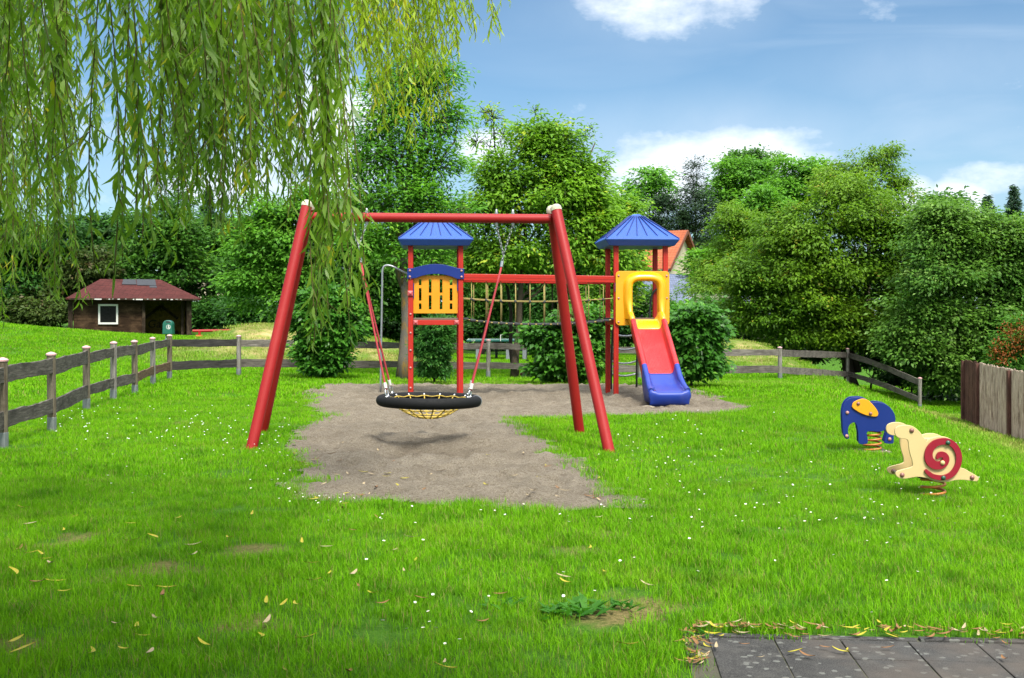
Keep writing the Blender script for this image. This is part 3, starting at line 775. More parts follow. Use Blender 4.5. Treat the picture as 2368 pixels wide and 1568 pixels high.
# rope bridge
bl0, bl1 = XL @ Vector((W+.03, -.0, 2.145)), XR @ Vector((.03, -.0, 2.105))
bk0, bk1 = XL @ Vector((W+.03, W, 2.145)), XR @ Vector((.03, W, 2.105))
for a, b in ((bl0, bl1), (bk0, bk1)):
    bm_ = MB(); bm_.bar(a, b, .09, .125); o = bm_.build('bridge_beam', M['redp'], tp, bevel=.01)
    dn = Vector((0, -.0465, 0))
    MB().bar(a+dn, b+dn, .003, .008).build('groove', M_GROOVE, o)
MB(XR).box((0, -.05, rz(664)), (.065, .02, .16)).build('bracket', M['blue'], tp, bevel=.004)
for z in (rz(659), rz(671)): MB(XR).dome((0, -.06, z), .02, (0, -1, 0), .018).build('bolt', M['bolt'], tp, smooth=True)
for a, b, sag in ((bl0, bl1, 0), (bk0, bk1, .01)):
    L = lambda t_, z: Vector((a.lerp(b, t_).x, a.lerp(b, t_).y, z))
    mid = lambda t_: 1.775-.06*4*t_*(1-t_); bot = lambda t_: 1.43-.13*(4*t_*(1-t_))**.6
    rp = MB(); kt = rp; fr_ = MB()
    rp.tube([L(t_, mid(t_)) for t_ in np.linspace(-.02, 1.02, 25)], .009, 7)
    fr_.tube([L(t_, bot(t_)) for t_ in np.linspace(-.02, 1.02, 25)], .013, 7); rp.build('hand_rope', M['trope'], tp, smooth=True); fr_.build('foot_rope', M['trope'], tp, smooth=True)
    for k in range(10):
        t_ = (k+.62+(.3 if sag else 0))/10.6
        rp = MB(); kt = rp; rp.tube([L(t_, 2.09), L(t_+.001, mid(t_)), L(t_, bot(t_))], .0082, 7)
        rp.cm = 1; kt.dome(L(t_, mid(t_)-.022), .026, n=8, h=.045); kt.lathe([(.02, -.03), (.026, 0), (.02, .03)], L(t_, bot(t_)), 8); rp.cm = 0
        rp.build('hanger_rope', [M['trope'], M['dark']], tp, smooth=True)
        MB().dome(L(t_, 2.19-.04*t_), .022, n=8).build('bolt', M['steel'], tp, smooth=True)
tb = MB()
for k in range(21):
    t_ = (k+.5)/21; z = 1.43-.13*(4*t_*(1-t_))**.6+.004
    a = bl0.lerp(bl1, t_); b = bk0.lerp(bk1, t_)
    tb.bar(Vector((a.x, a.y-.03, z)), Vector((b.x, b.y+.03, z)), .095, .035)
tb.build('bridge_tread', M['dark'], tp, bevel=.006)

# slide (right tower): axis runs towards the viewer from the middle of the front
XS = frame(XR @ Vector((W/2+.06, -.075, 0)))
pl = lambda py: EYE-(py-HY)*20.3/F
def rrect(x0, x1, z0, z1, r, n=6, skew=0.0):
    o = []
    for cx__, cz__, a in ((x1-r, z0+r, -90), (x1-r, z1-r, 0), (x0+r, z1-r, 90), (x0+r, z0+r, 180)):
        for k in range(n+1):
            q = math.radians(a+90*k/n); o.append((cx__+r*math.cos(q), cz__+r*math.sin(q)))
    return o
OUT = rrect(-.525, .445, 1.285, 2.255, .07); HOLE = rrect(-.235, .225, 1.36, 2.085, .15)
m = MB(XS); n = len(OUT); y0, y1 = -.012, .016
vs = [(x, y0, z) for x, z in OUT]+[(x, y0, z) for x, z in HOLE]+[(x, y1, z) for x, z in OUT]+[(x, y1, z) for x, z in HOLE]; fs = []
for i in range(n):
    j = (i+1) % n
    fs += [(i, j, n+j, n+i), (2*n+j, 2*n+i, 3*n+i, 3*n+j), (i, 2*n+i, 2*n+j, j), (n+j, 3*n+j, 3*n+i, n+i)]
m.add(vs, fs)
sl_panel = m.build('slide_panel', M['yel'], tp, bevel=.004)
for u in (-.475, .395):
    for z in (2.17, 1.77, 1.345): MB(XS).dome((u, -.013, z), .021, (0, -1, 0), .02).build('bolt', M['bolt'], sl_panel, smooth=True)
# bed profile: distance forward (f) and height of the bed
prof = [(0, 1.395), (.10, 1.39), (.19, 1.355), (.28, 1.295), (.38, 1.21), (.60, 1.045), (.90, .825), (1.20, .605), (1.40, .462), (1.50, .395), (1.60, .34),
        (1.70, .302), (1.80, .275), (1.90, .258), (1.98, .245), (2.04, .228)]
pf = np.array(spline(prof, 3, False))
def section(f, h, sl_):                  # cross-section, left rim to right rim; wall height shrinks at the run-out, outer skirts reach down
    k = float(np.clip((f-1.42)/.6, 0, 1)); e = float(np.clip((.34-f)/.34, 0, 1)); wall = .155*(1-k)+.035*k; hw = .315+.02*k*k
    sk = -.05 if f < 1.30 else -.05-(h-.10)*float(np.clip((f-1.30)/.25, 0, 1))
    sk = max(sk, -h+.0)
    rim = .085
    L = [(-hw+.02*k, sk), (-hw, wall-.045), (-hw+.012, wall-.012), (-hw+.035, wall), (-hw+rim-.03, wall), (-hw+rim-.005, wall-.02), (-hw+rim+.015, .045), (-hw+rim+.03, .014), (-hw+rim+.06, 0)]
    R_ = [(-x, z) for x, z in L[::-1]]
    return [(x, h+z) for x, z in L]+[(x, h+z) for x, z in R_]
def chute(name, mat, f0, f1, rimext=0.0):
    m = MB(XS); sel = [q for q in pf if f0-1e-6 <= q[0] <= f1+1e-6]
    interp = lambda f: float(np.interp(f, pf[:, 0], pf[:, 1]))
    fsamp = sorted(set([f0, f1]+[float(q[0]) for q in sel]))
    secs = []
    for f in fsamp:
        sc_ = section(f, interp(f), 0); nn = len(sc_); 
        secs.append([(x, -f, z) for x, z in sc_])
    ns = len(secs[0]); vs = [p for s_ in secs for p in s_]; fs = []
    for i in range(len(secs)-1):
        for k in range(ns-1): fs.append((i*ns+k, i*ns+k+1, (i+1)*ns+k+1, (i+1)*ns+k))
    m.add(vs, fs)
    o = m.build(name, mat, tp, smooth=True, auto=50)
    so = o.modifiers.new('thickness', 'SOLIDIFY'); so.thickness = .008; so.offset = 1 if False else -1
    return o
M_RIB = M['slide_r']
c_y = chute('slide_top', M['slide_y'], 0.0, .37)
c_r = chute('slide_bed', M['slide_r'], .37, 1.36)
c_b = chute('slide_end', M['slide_b'], 1.36, 2.04)
rb = MB(XS)
for k in range(15):
    u = -.18+.36*k/14
    rb.tube([(u, -f, float(np.interp(f, pf[:, 0], pf[:, 1]))+.0005) for f in np.linspace(.40, 1.35, 12)], .0035, 5)
rb.build('slide_rib', M['slide_r'], c_r, smooth=True)
# rounded front of the run-out
m = MB(XS); sc_ = section(2.04, .228, 0); xx = np.linspace(-.335, .335, 25); rows = []
topz = [float(np.interp(x, [q[0] for q in sc_[1:-1]], [q[1] for q in sc_[1:-1]])) for x in xx]
for j, (df, kz) in enumerate(((0, 1.0), (.035, .985), (.06, .93), (.072, .84), (.072, .70), (.055, .45), (.02, .18), (-.02, -.03))):
    wd_ = 1.0+(.035 if kz > .6 else -.05*(1-kz))
    rows.append([(x*wd_, -2.04-df*(1-.55*abs(x/.335)**4), z*kz) for x, z in zip(xx, topz)])
vs = [p for r in rows for p in r]; nn = len(xx)
fs = [(i*nn+k, i*nn+k+1, (i+1)*nn+k+1, (i+1)*nn+k) for i in range(len(rows)-1) for k in range(nn-1)]
m.add(vs, fs); o = m.build('slide_lip', M['slide_b'], c_b, smooth=True)
so = o.modifiers.new('thickness', 'SOLIDIFY'); so.thickness = .012; so.offset = -1
# the moulded hood round the opening, running down into the rims
def hood_ring(k, grow, y):               # one loop (open at the bottom) around the hole
    o_ = []
    for q in np.linspace(0, 1, 41):
        if q < .3: u, z = -.285, 1.42+(1.92-1.42)*q/.3
        elif q > .7: u, z = .285, 1.92-(1.92-1.42)*(q-.7)/.3
        else:
            a = math.pi*(1-(q-.3)/.4); u = .285*abs(math.cos(a))**.62*(1 if math.cos(a) > 0 else -1); z = 1.92+.215*abs(math.sin(a))**.62
        o_.append((u, z))
    return o_
base = hood_ring(0, 0, 0); hd = MB(XS); rows = []
cen = Vector((0, 1.78))
for off_, yy in ((-.058, .012), (-.056, -.05), (-.044, -.088), (-.018, -.108), (.018, -.108), (.052, -.092), (.080, -.060), (.098, -.028), (.112, -.011)):
    row = []
    for i, (u, z) in enumerate(base):
        a = Vector(base[min(i+1, 40)])-Vector(base[max(i-1, 0)]); nrm = Vector((-a.y, a.x)).normalized()
        fl = float(np.clip((1.75-z)/.33, 0, 1))                # towards the foot the ridge leans forward onto the rims
        row.append((u+nrm.x*off_*(1-.25*fl), yy-.13*fl**1.5*(off_ < .07), z+nrm.y*off_-.02*fl))
    rows.append(row)
vs = [p for r in rows for p in r]
fs = [(i*41+k, i*41+k+1, (i+1)*41+k+1, (i+1)*41+k) for i in range(len(rows)-1) for k in range(40)]
hd.add(vs, fs); o = hd.build('slide_hood', M['slide_y'], sl_panel, smooth=True)
sub = o.modifiers.new('smooth', 'SUBSURF'); sub.levels = 1; sub.render_levels = 1
rim = MB(XS)
for sgn in (-1, 1):
    rim = MB(XS); rim.tube([(sgn*(.285), -.02, 1.62), (sgn*.285, -.075, 1.54), (sgn*.282, -.15, 1.49), (sgn*.278, -.25, 1.435), (sgn*.275, -.345, 1.355)], [.042, .047, .047, .046, .046], 12); rim.build('slide_hood_foot', M['slide_y'], sl_panel, smooth=True)

for sgn in (-1, 1):
    MB(XS).tube([(sgn*.275, -f, float(np.interp(f, pf[:, 0], pf[:, 1]))+.135) for f in np.linspace(.345, 1.36, 14)], .046, 14).build('slide_rail', M['slide_r'], c_r, smooth=True, auto=50)
    MB(XS).tube([(sgn*(.275+.03*max(0, (f-1.6)/.44)), -f, float(np.interp(f, pf[:, 0], pf[:, 1]))+.135-.115*float(ss((f-1.4)/.6))) for f in np.linspace(1.36, 2.03, 12)], .046, 14).build('slide_rail', M['slide_b'], c_b, smooth=True, auto=50)
# curved ladder behind the right tower and its grab handle
lr = MB(); A0, A1 = P(1413, 899, 22.5), P(1472, 899, 22.5)
for q in (A0, A1):
    t0 = XR @ Vector((W/2, W, 0)); lr.tube([q+Vector((0, 0, -.1)), q+Vector((0, -.04, .5)), q+Vector((0, -.35, 1.1)), q+Vector((0, -.95, 1.45))], .021, 10)
lr.build('ladder_rail', M['dark'], tp, smooth=True)
for k, z in enumerate((.30, .545, .82, 1.09)):
    yb = (0, -.02, -.12, -.33)[k]
    q0 = A0+Vector((0, yb-.01, z)); q1 = A1+Vector((0, yb-.01, z))
    MB().tube([q0.lerp(q1, x)+Vector((0, 0, -.045*math.sin(math.pi*x))) for x in np.linspace(0, 1, 9)], .018, 8).build('ladder_rung', M['gal'], tp, smooth=True)
MB().tube(spline([tuple(P(a, b, 21.25)) for a, b in ((1502, 736), (1503.5, 712), (1506, 690), (1510, 678), (1517, 670), (1526, 667), (1534, 667))], 4, False), .019, 10).build('grab_handle', M['dark'], tp, smooth=True)

# ------------------------------------------------------------------ spring riders
def rider(root, outline, k, org, d, sep, shift, mat, name):
    """two flat boards cut to an outline, bolted either side of a spring"""
    conv = lambda p: ((p[0]-org[0])*k, (org[1]-p[1])*k)
    o_ = [conv(p) for p in spline(outline, 3)]
    for sgn in (-1, 1):
        m = MB(); dx = shift*(sgn+1)/2
        y = sgn*sep/2
        m.prism([(x+dx, z) for x, z in o_], y-.009, y+.009); m.build(name, mat, root, bevel=.004, local=True)
    return conv
def coil(root, cx__, z0, z1, r, turns, wire):
    n = int(turns*22); MB().tube([(cx__+r*math.cos(2*math.pi*turns*i/n+2.2), r*math.sin(2*math.pi*turns*i/n+2.2), z0+(z1-z0)*i/n) for i in range(n+1)], wire, 8).build('spring', M['spring'], root, smooth=True, local=True)
def seat(root, x0, x1, z, sep, mat):
    MB().box(((x0+x1)/2, 0, z), (x1-x0, sep-.022, .025)).build('seat', mat, root, bevel=.006, local=True)

e0 = hit(2015, 1044)
el_ = thing('elephant_spring_rider', 'blue elephant spring rider with yellow ears on the lawn', 'spring rider', e0)
EO = [(470,527),(430,530),(395,550),(370,585),(357,630),(354,690),(358,760),(362,815),(372,852),(390,872),(412,868),(414,850),(406,830),(405,790),(415,760),(435,740),(458,735),(475,755),(485,800),(490,850),(491,895),(500,912),(530,917),(562,911),(570,890),(565,850),(560,825),(568,812),(600,808),(650,813),(690,808),(713,797),(724,820),(718,850),(708,885),(708,903),(735,912),(775,910),(785,895),(785,860),(790,800),(798,740),(798,690),(785,650),(755,610),(710,580),(660,567),(620,566),(600,572),(575,555),(545,537),(510,527)]
ke = .2753*e0.y/F; cv = rider(el_, EO, ke, (625, 985), e0.y, .20, .045, M['blue'], 'side_board')
EAR = [(434,595),(445,568),(475,550),(520,536),(560,545),(602,580),(635,620),(652,655),(645,680),(620,685),(570,678),(515,660),(465,632),(440,612)]
for sgn in (-1, 1):
    y = sgn*(.10+.018); MB().prism([(cv(p)[0]+(.045 if sgn > 0 else 0), cv(p)[1]) for p in spline(EAR, 3)], y-.009, y+.009).build('ear', M['yel'], el_, bevel=.004, local=True)
for p in ((485,577),(587,660),(398,653),(393,848),(750,873)):
    x, z = cv(p); yy = -.128 if p[0] in (485, 587) else -.110
    MB().dome((x, yy, z), .020, (0, -1, 0), .016).build('bolt', M['brown_bolt'] if yy < -.12 else M['bolt'], el_, smooth=True, local=True)
x, z = cv((398, 653)); MB().tube([(x, -.10, z), (x+.02, .10, z)], .014, 10).build('handlebar', M['steel'], el_, smooth=True, local=True)
x, z = cv((393, 848)); MB().tube([(x, -.10, z), (x+.02, .10, z)], .012, 10).build('footrest', M['steel'], el_, smooth=True, local=True)
seat(el_, cv((610, 0))[0], cv((720, 0))[0], cv((0, 605))[1], .20, M['blue']); seat(el_, cv((530, 0))[0], cv((690, 0))[0], cv((0, 800))[1], .20, M['dark'])
coil(el_, .01, .01, cv((0, 800))[1]-.01, .090, 4.2, .0105)
MB().box((.03, 0, -.02), (.30, .26, .07)).build('footing', M['conc'], el_, bevel=.01, local=True)

s0 = hit(2158, 1150)
sn = thing('snail_spring_rider', 'cream snail spring rider with crimson spiral shell', 'spring rider', s0)
SO = [(796,835),(792,810),(800,785),(825,767),(870,758),(920,762),(960,780),(1000,815),(1025,850),(1050,884),(1062,889),(1085,870),(1130,856),(1180,852),(1235,864),(1290,900),(1330,955),(1348,1010),(1346,1060),(1336,1108),(1370,1120),(1420,1150),(1465,1175),(1486,1195),(1484,1215),(1460,1225),(1420,1220),(1360,1213),(1300,1215),(1240,1228),(1190,1232),(1130,1225),(1075,1205),(1030,1193),(980,1188),(930,1195),(880,1203),(840,1201),(811,1185),(799,1162),(812,1141),(850,1128),(890,1118),(925,1108),(942,1093),(936,1050),(920,1000),(910,950),(905,900),(895,880),(870,872),(835,868),(810,855)]
ks = .2753*s0.y/F; cv = rider(sn, SO, ks, (1160, 1378), s0.y, .24, .012, M['cream'], 'side_board')
SP = spline([(1040,1127),(1070,1158),(1110,1182),(1185,1193),(1258,1165),(1306,1097),(1318,1015),(1290,940),(1238,898),(1180,892),(1118,912),(1078,958),(1066,1012),(1082,1060),(1120,1088),(1163,1089),(1200,1066),(1211,1030),(1190,1003),(1160,1003),(1143,1020),(1138,1040)], 4, False)
wd = np.interp(np.linspace(0, 1, len(SP)), [0, .04, .2, .45, .62, .72, .82, .9, .96, 1], [10, 17, 23, 27, 36, 33, 26, 24, 14, 2])
for sgn in (-1, 1):
    Lft, Rgt = [], []
    for i, p in enumerate(SP):
        a = np.array(SP[min(i+1, len(SP)-1)])-np.array(SP[max(i-1, 0)]); a = a/np.hypot(*a); nr = np.array([-a[1], a[0]])
        Lft.append(cv(tuple(np.array(p)+nr*wd[i]))); Rgt.append(cv(tuple(np.array(p)-nr*wd[i])))
    y = sgn*(.12+.018); m = MB(); nS = len(SP); dx = .012 if sgn > 0 else 0
    vs = [(x+dx, y-.009, z) for x, z in Lft]+[(x+dx, y-.009, z) for x, z in Rgt]+[(x+dx, y+.009, z) for x, z in Lft]+[(x+dx, y+.009, z) for x, z in Rgt]; fs = []
    for i in range(nS-1):
        fs += [(i, i+1, nS+i+1, nS+i), (2*nS+i, 3*nS+i, 3*nS+i+1, 2*nS+i+1), (i, 2*nS+i, 2*nS+i+1, i+1), (nS+i, nS+i+1, 3*nS+i+1, 3*nS+i)]
    fs += [(0, nS, 3*nS, 2*nS), (nS-1, 3*nS-1, 4*nS-1, 2*nS-1)]
    m.add(vs, fs); m.build('shell_spiral', M['crim'], sn, bevel=.003, local=True)
for p, mt, yy in (((932,803),'brown_bolt',-.129),((853,1172),'brown_bolt',-.129),((1433,1193),'brown_bolt',-.129),((1225,903),'green_bolt',-.147),((1187,1193),'green_bolt',-.147),((1180,1068),'cream',-.147)):
    x, z = cv(p); MB().dome((x, yy, z), .0195, (0, -1, 0), .016).build('bolt', M[mt], sn, smooth=True, local=True)
for p in ((932, 803), (853, 1172)):
    x, z = cv(p); MB().dome((x+.012, .111, z), .0195, (0, -1, 0), .016).build('bolt', M['brown_bolt'], sn, smooth=True, local=True)
    MB().tube([(x, -.12, z), (x+.012, .12, z)], .011, 10).build('handlebar' if p[1] < 900 else 'footrest', M['steel'], sn, smooth=True, local=True)
seat(sn, cv((1090, 0))[0], cv((1260, 0))[0], cv((0, 900))[1], .24, M['cream']); seat(sn, cv((1000, 0))[0], cv((1230, 0))[0], cv((0, 1190))[1], .24, M['dark'])
coil(sn, .0, .015, cv((0, 1200))[1], .090, 2.6, .0105)
MB().box((.0, 0, -.025), (.26, .24, .07)).build('footing', M['conc'], sn, bevel=.01, local=True)
# ------------------------------------------------------------------ rail fence
def wood(name, col, grain, dirt=None, amt=.6, var=.2):
    """weathered timber: long grain streaks, dark checks, blotches of dirt and pale scrapes"""
    m, N, out = newmat(name); col = mul(col, .78); co = N.n('ShaderNodeTexCoord').outputs['Object']; v = N.scale(co, grain)
    g = N.noise(v, 6, 6, .7, .6); big = N.noise(co, 2.4, 4, .6)
    c = N.ramp(g, [(.28, mul(col, .30)), (.47, mul(col, .85)), (.60, mul(col, 1.25)), (.74, tuple(min(.8, x*2.0) for x in col))])
    c = N.mix(N.mapr(N.noise(v, 13, 4, .7), .55, .66, 0, .75), c, c4(mul(col, .22)))
    if dirt is not None: c = N.mix(N.mapr(N.noise(N.scale(co, tuple(1+.12*(x-1) for x in grain)), 2.8, 6, .65), .48, .68, 0, amt), c, c4(mul(dirt, .78)))
    c = N.mix(N.mapr(big, .3, .7, .35, 0), c, c4(mul(col, .45)))
    b = N.n('ShaderNodeBsdfPrincipled'); N.put(b.inputs['Base Color'], c); b.inputs['Roughness'].default_value = .9; b.inputs['Specular IOR Level'].default_value = .1
    bp = N.n('ShaderNodeBump'); bp.inputs['Strength'].default_value = .8; bp.inputs['Distance'].default_value = .008
    N.put(bp.inputs['Height'], g); N.put(b.inputs['Normal'], bp.outputs[0]); N.link(b.outputs[0], out.inputs[0]); return m
HG = (.5, .5, 7); VG = (7, 7, .45)
W_rail = [wood('grey_rail_wood', (.155, .138, .118), HG, (.045, .04, .036), .85, .4), wood('dark_rail_wood', (.060, .056, .053), HG, (.02, .02, .02), .7),
          wood('brown_rail_wood', (.20, .13, .085), HG, (.09, .06, .045), .6), wood('pale_rail_wood', (.20, .18, .155), HG, (.08, .07, .06), .8, .4)]
W_post = [wood('post_wood', (.18, .155, .11), VG, (.07, .05, .03), .8), wood('grey_post_wood', (.25, .235, .205), VG, (.11, .10, .07), .7)]
M['capp'] = pmat('faded_pink_post_cap', (.60, .36, .36), .5, .4, .1, 8, .05, 60, .1, 80, .001, dirt=(.40, .12, .11), dirt_amt=.6, dirt_s=12)
M['sleeve'] = pmat('zinc_post_sleeve', (.20, .225, .22), .55, .4, .15, 9, .08, 60, .15, 60, .001, dirt=(.12, .13, .11), dirt_amt=.6, dirt_s=8, metal=.3)
FP = [(7,1037,828,0),(120,997,815,0),(200,948,800,0),(262,925,790,1),(312,912,787,0),(354,891,780,1),(392,877,774,0),
      (552,870,775,1),(748,868,779,1),(940,869,783,1),(1129,873,785,1),(1310,876,790,1),(1480,877,797,1),(1648,880,800,1),(1804,878,802,1),(1960,885,805,1),(2127,948,873,1)]
fn = thing('rail_fence', 'weathered grey two-rail wooden fence with capped posts bordering the lawn', 'fence', (-3, 27, 0))
posts = []
for px, yb, yt, mi in FP:
    b = hit(px, yb, 8, 40); zt = EYE-(yt-HY)*b.y/F; posts.append((b, zt))
b0, b1 = posts[0][0], posts[1][0]; pv_ = b0+(b0-b1); posts.insert(0, (Vector((pv_.x, pv_.y, tz(pv_.x, pv_.y))), posts[0][1])); FP.insert(0, (0, 0, 0, 0))
for (b, zt), (px, yb, yt, mi) in zip(posts, FP):
    h = zt-b.z; tl = Matrix.Rotation(random.uniform(-.012, .012), 3, 'Y') @ Matrix.Rotation(random.uniform(-.012, .012), 3, 'X')
    up = tl @ Vector((0, 0, 1))
    p = MB().lathe([(.058, -.15), (.058, h-.03), (.054, h-.022)], b, 8, up).build('post', W_post[mi], fn, bevel=.006)
    MB().lathe([(.064, h-.036), (.066, h-.02), (.05, h-.006), (.012, h+.008)], b, 12, up).build('post_cap', M['capp'], p, smooth=True, auto=35)
    MB().lathe([(.0605, -.16), (.0605, .17), (.0585, .176)], b, 8, up).build('post_sleeve', M['sleeve'], p, bevel=.003)
RMAT = {(0,0):0,(0,1):0,(1,0):0,(1,1):0,(2,0):0,(2,1):0,(3,0):0,(3,1):0,(4,0):0,(4,1):0,(5,0):0,(5,1):2,(6,0):0,(6,1):2,(7,0):1,(7,1):1,(8,0):3,(8,1):0}
for i in range(len(posts)-1):
    (a, za), (b, zb) = posts[i], posts[i+1]
    A2 = Vector((a.x, a.y, 0)); B2 = Vector((b.x, b.y, 0)); dr = (B2-A2).normalized(); nr = Vector((-dr.y, dr.x, 0))
    if nr.y < 0: nr = -nr
    for lv, fr in enumerate((.82, .31)):
        ha, hb = a.z+(za-a.z)*fr, b.z+(zb-b.z)*fr
        if i == len(posts)-2 and lv == 1: ha += .02
        n = 16; vs = []; seed = random.uniform(0, 99); w0 = random.uniform(.165, .20)
        for k in range(n+1):
            t_ = k/n; c = A2.lerp(B2, t_)+nr*.012; z = ha+(hb-ha)*t_+.010*math.sin(t_*2.2+seed)
            if i == len(posts)-2: z += .10*math.sin(math.pi*t_)*.6
            zt_ = z+w0/2+.006*math.sin(seed+t_*8)+random.uniform(-.008, .005); zb_ = z-w0/2+.006*math.sin(seed*2+t_*7)+random.uniform(-.005, .008)
            for q, zz_ in ((-.016, zb_), (.016, zb_), (.016, zt_), (-.016, zt_)): vs.append((c.x+nr.x*q, c.y+nr.y*q, zz_))
        fs = [(k*4+j, k*4+(j+1) % 4, k*4+4+(j+1) % 4, k*4+4+j) for k in range(n) for j in range(4)]+[(3, 2, 1, 0), (n*4, n*4+1, n*4+2, n*4+3)]
        m = MB(); m.add(vs, fs); m.build('rail', W_rail[RMAT.get((i, lv), random.choice((0, 0, 3, 0)))], fn, bevel=.004)

# ------------------------------------------------------------------ board fence on the right
bf = thing('board_fence', 'tall weathered brown board fence beyond the bank at the right', 'fence', (12, 28, -1.3))
A_, B_ = Vector((12.75, 32.0, 0)), Vector((10.0, 19.0, 0)); Lf = (B_-A_).length; dr = (B_-A_).normalized(); nr = Vector((dr.y, -dr.x, 0))
W_b = [wood('dark_board_wood', (.15, .075, .06), VG, (.03, .02, .018), .6), wood('silvery_board_wood', (.66, .51, .41), (5, 5, .3), (.16, .10, .07), .85)]
pos_ = 0.0; pan = 0
for ln, mi in ((2.05, 0), (3.75, 1), (3.2, 1), (3.2, 1)):
    m = MB(); k = 0.0
    while k < ln-.05:
        wd_ = random.uniform(.085, .12); c = A_+dr*(pos_+k+wd_/2)+nr*random.uniform(-.012, .012)
        m.bar(Vector((c.x, c.y, -1.58)), Vector((c.x, c.y, .215+.03*(pos_/Lf)+random.uniform(-.02, .02))), wd_*.93, .022, tuple(nr)); k += wd_
    m.build('board_panel', W_b[mi], bf, bevel=.004)
    e = A_+dr*(pos_-.03)+nr*.05
    MB().box((e.x, e.y, -.68), (.10, .10, 1.75)).build('fence_post', W_b[0], bf, bevel=.006)
    r_ = MB()
    for z in (-1.15, -.1): r_.bar(A_+dr*pos_-nr*.05+Vector((0, 0, z)), A_+dr*(pos_+ln-.1)-nr*.05+Vector((0, 0, z)), .04, .09)
    r_.build('fence_rail', W_b[0], bf)
    pos_ += ln+.05

# ------------------------------------------------------------------ hut
def roofmat(name, col, sc, kind):
    m, N, out = newmat(name); co = N.n('ShaderNodeTexCoord').outputs['Object']
    n1 = N.noise(co, 1.5, 5); c = N.mix(N.mapr(n1, .3, .7), c4(mul(col, .75)), c4(mul(col, 1.3)))
    if kind == 'shingle':
        v = N.n('ShaderNodeTexVoronoi', feature='DISTANCE_TO_EDGE'); N.put(v.inputs['Vector'], N.scale(co, (1, .8, 1.1))); v.inputs['Scale'].default_value = sc; v.inputs['Randomness'].default_value = .35
        c = N.mix(N.mapr(v.outputs[0], .02, .07, .65, 0), c, c4(mul(col, .3)))
        c = N.mix(N.mapr(N.noise(co, 30, 3), .55, .75, 0, .5), c, c4(mul(col, .5)))
    else:
        wv = N.n('ShaderNodeTexWave'); wv.wave_type = 'BANDS'; wv.bands_direction = 'Z'; N.put(wv.inputs['Vector'], co); wv.inputs['Scale'].default_value = sc
        wv2 = N.n('ShaderNodeTexWave'); wv2.bands_direction = 'X'; N.put(wv2.inputs['Vector'], co); wv2.inputs['Scale'].default_value = sc*.9
        c = N.mix(N.mapr(wv.outputs[1], .25, 0, 0, .6), c, c4(mul(col, .45))); c = N.mix(N.mapr(wv2.outputs[1], .3, 0, 0, .4), c, c4(mul(col, .5)))
        c = N.mix(N.mapr(N.noise(co, 14, 3), .5, .8, 0, .4), c, c4(mul(col, .55)))
    b = N.n('ShaderNodeBsdfPrincipled'); N.put(b.inputs['Base Color'], c); b.inputs['Roughness'].default_value = .9; b.inputs['Specular IOR Level'].default_value = .12
    N.link(b.outputs[0], out.inputs[0]); return m
D_ = 52.0; hx = lambda px, d=D_: (px-CX)*d/F; hz = lambda py, d=D_: EYE-(py-HY)*d/F
PSI = math.radians(21); cP, sP = math.cos(PSI), math.sin(PSI); HC = Vector((hx(300), D_, 0)); XH = Matrix.Translation(HC) @ Matrix.Rotation(PSI, 4, 'Z')
def hu(px, yp=0.0):                     # local x on the hut's front for a column of the survey
    k = (px-CX)/F; return (k*D_-HC.x+yp*(k*cP+sP))/(cP-k*sP)
W_hut = wood('dark_stained_boards', (.040, .023, .013), (.25, .25, 3.2), (.15, .09, .05), .55); W_hutd = wood('dark_post_timber', (.035, .024, .016), (6, 6, 1), (.20, .15, .10), .5)
hut = thing('wooden_hut', 'dark brown wooden shelter hut with red hipped shingle roof and white window', 'hut', (HC.x, D_+1, tz(HC.x, D_+1)))
zg = hz(800); zt = hz(690); x0, x1, x2 = hu(170), hu(331), hu(440); yf, yb = 0.0, 3.9
def boards(m, xa, xb, za, zb_, y, th=.035, hb=.145, holes=()):
    z = za
    while z < zb_-.02:
        z2 = min(z+hb, zb_)
        segs = [(xa, xb)]
        for (ha, hb_, hza, hzb) in holes:
            if z2 > hza+.01 and z < hzb-.01: segs = [(xa, ha), (hb_, xb)]
        for s0_, s1_ in segs: m.box(((s0_+s1_)/2, y+random.uniform(-.004, .004), (z+z2)/2-.002), (s1_-s0_, th, z2-z-.008))
        z += hb
wx0, wx1, wz0, wz1 = hu(227), hu(273), hz(750), hz(703.5)
m = MB(XH); boards(m, x0, x1, zg, zt, yf, holes=[(wx0, wx1, wz0, wz1)]); m.box(((x0+wx0)/2, yf+.03, (zg+zt)/2), (wx0-x0, .02, zt-zg)); m.box(((wx1+x1)/2, yf+.03, (zg+zt)/2), (x1-wx1, .02, zt-zg))
m.box(((wx0+wx1)/2, yf+.03, (zg+wz0)/2), (wx1-wx0, .02, wz0-zg)); m.box(((wx0+wx1)/2, yf+.03, (zt+wz1)/2), (wx1-wx0, .02, zt-wz1)); m.build('front_wall', W_hut, hut)
m = MB(XH); 
for yy in np.arange(yf+.05, yb, .145): m.box((x0-.09, yy+.07, (zg+zt)/2), (.035, .138, zt-zg))
m.build('side_wall', W_hut, hut)
m = MB(XH); 
for yy in np.arange(yf+1.3, yb, .145): m.box((x2+.02, yy+.07, (zg+zt)/2), (.035, .138, zt-zg))
m.build('side_wall', W_hut, hut)
MB(XH).box((x1+.02, yf+1.35, (zg+zt)/2), (.04, 2.5, zt-zg)).build('inner_wall', W_hut, hut)
MB(XH).box(((x0+x1)/2, yf+2.66, (zg+zt)/2), (x1-x0, .04, zt-zg)).build('rear_wall', W_hut, hut)
W_back = wood('ochre_plywood', (.20, .145, .030), (1, 1, 1.2), (.10, .07, .02), .6)
m = MB(XH).box(((x1+x2)/2, yf+2.6, (zg+zt)/2), (x2-x1, .03, zt-zg)); bw = m.build('back_wall', W_back, hut)
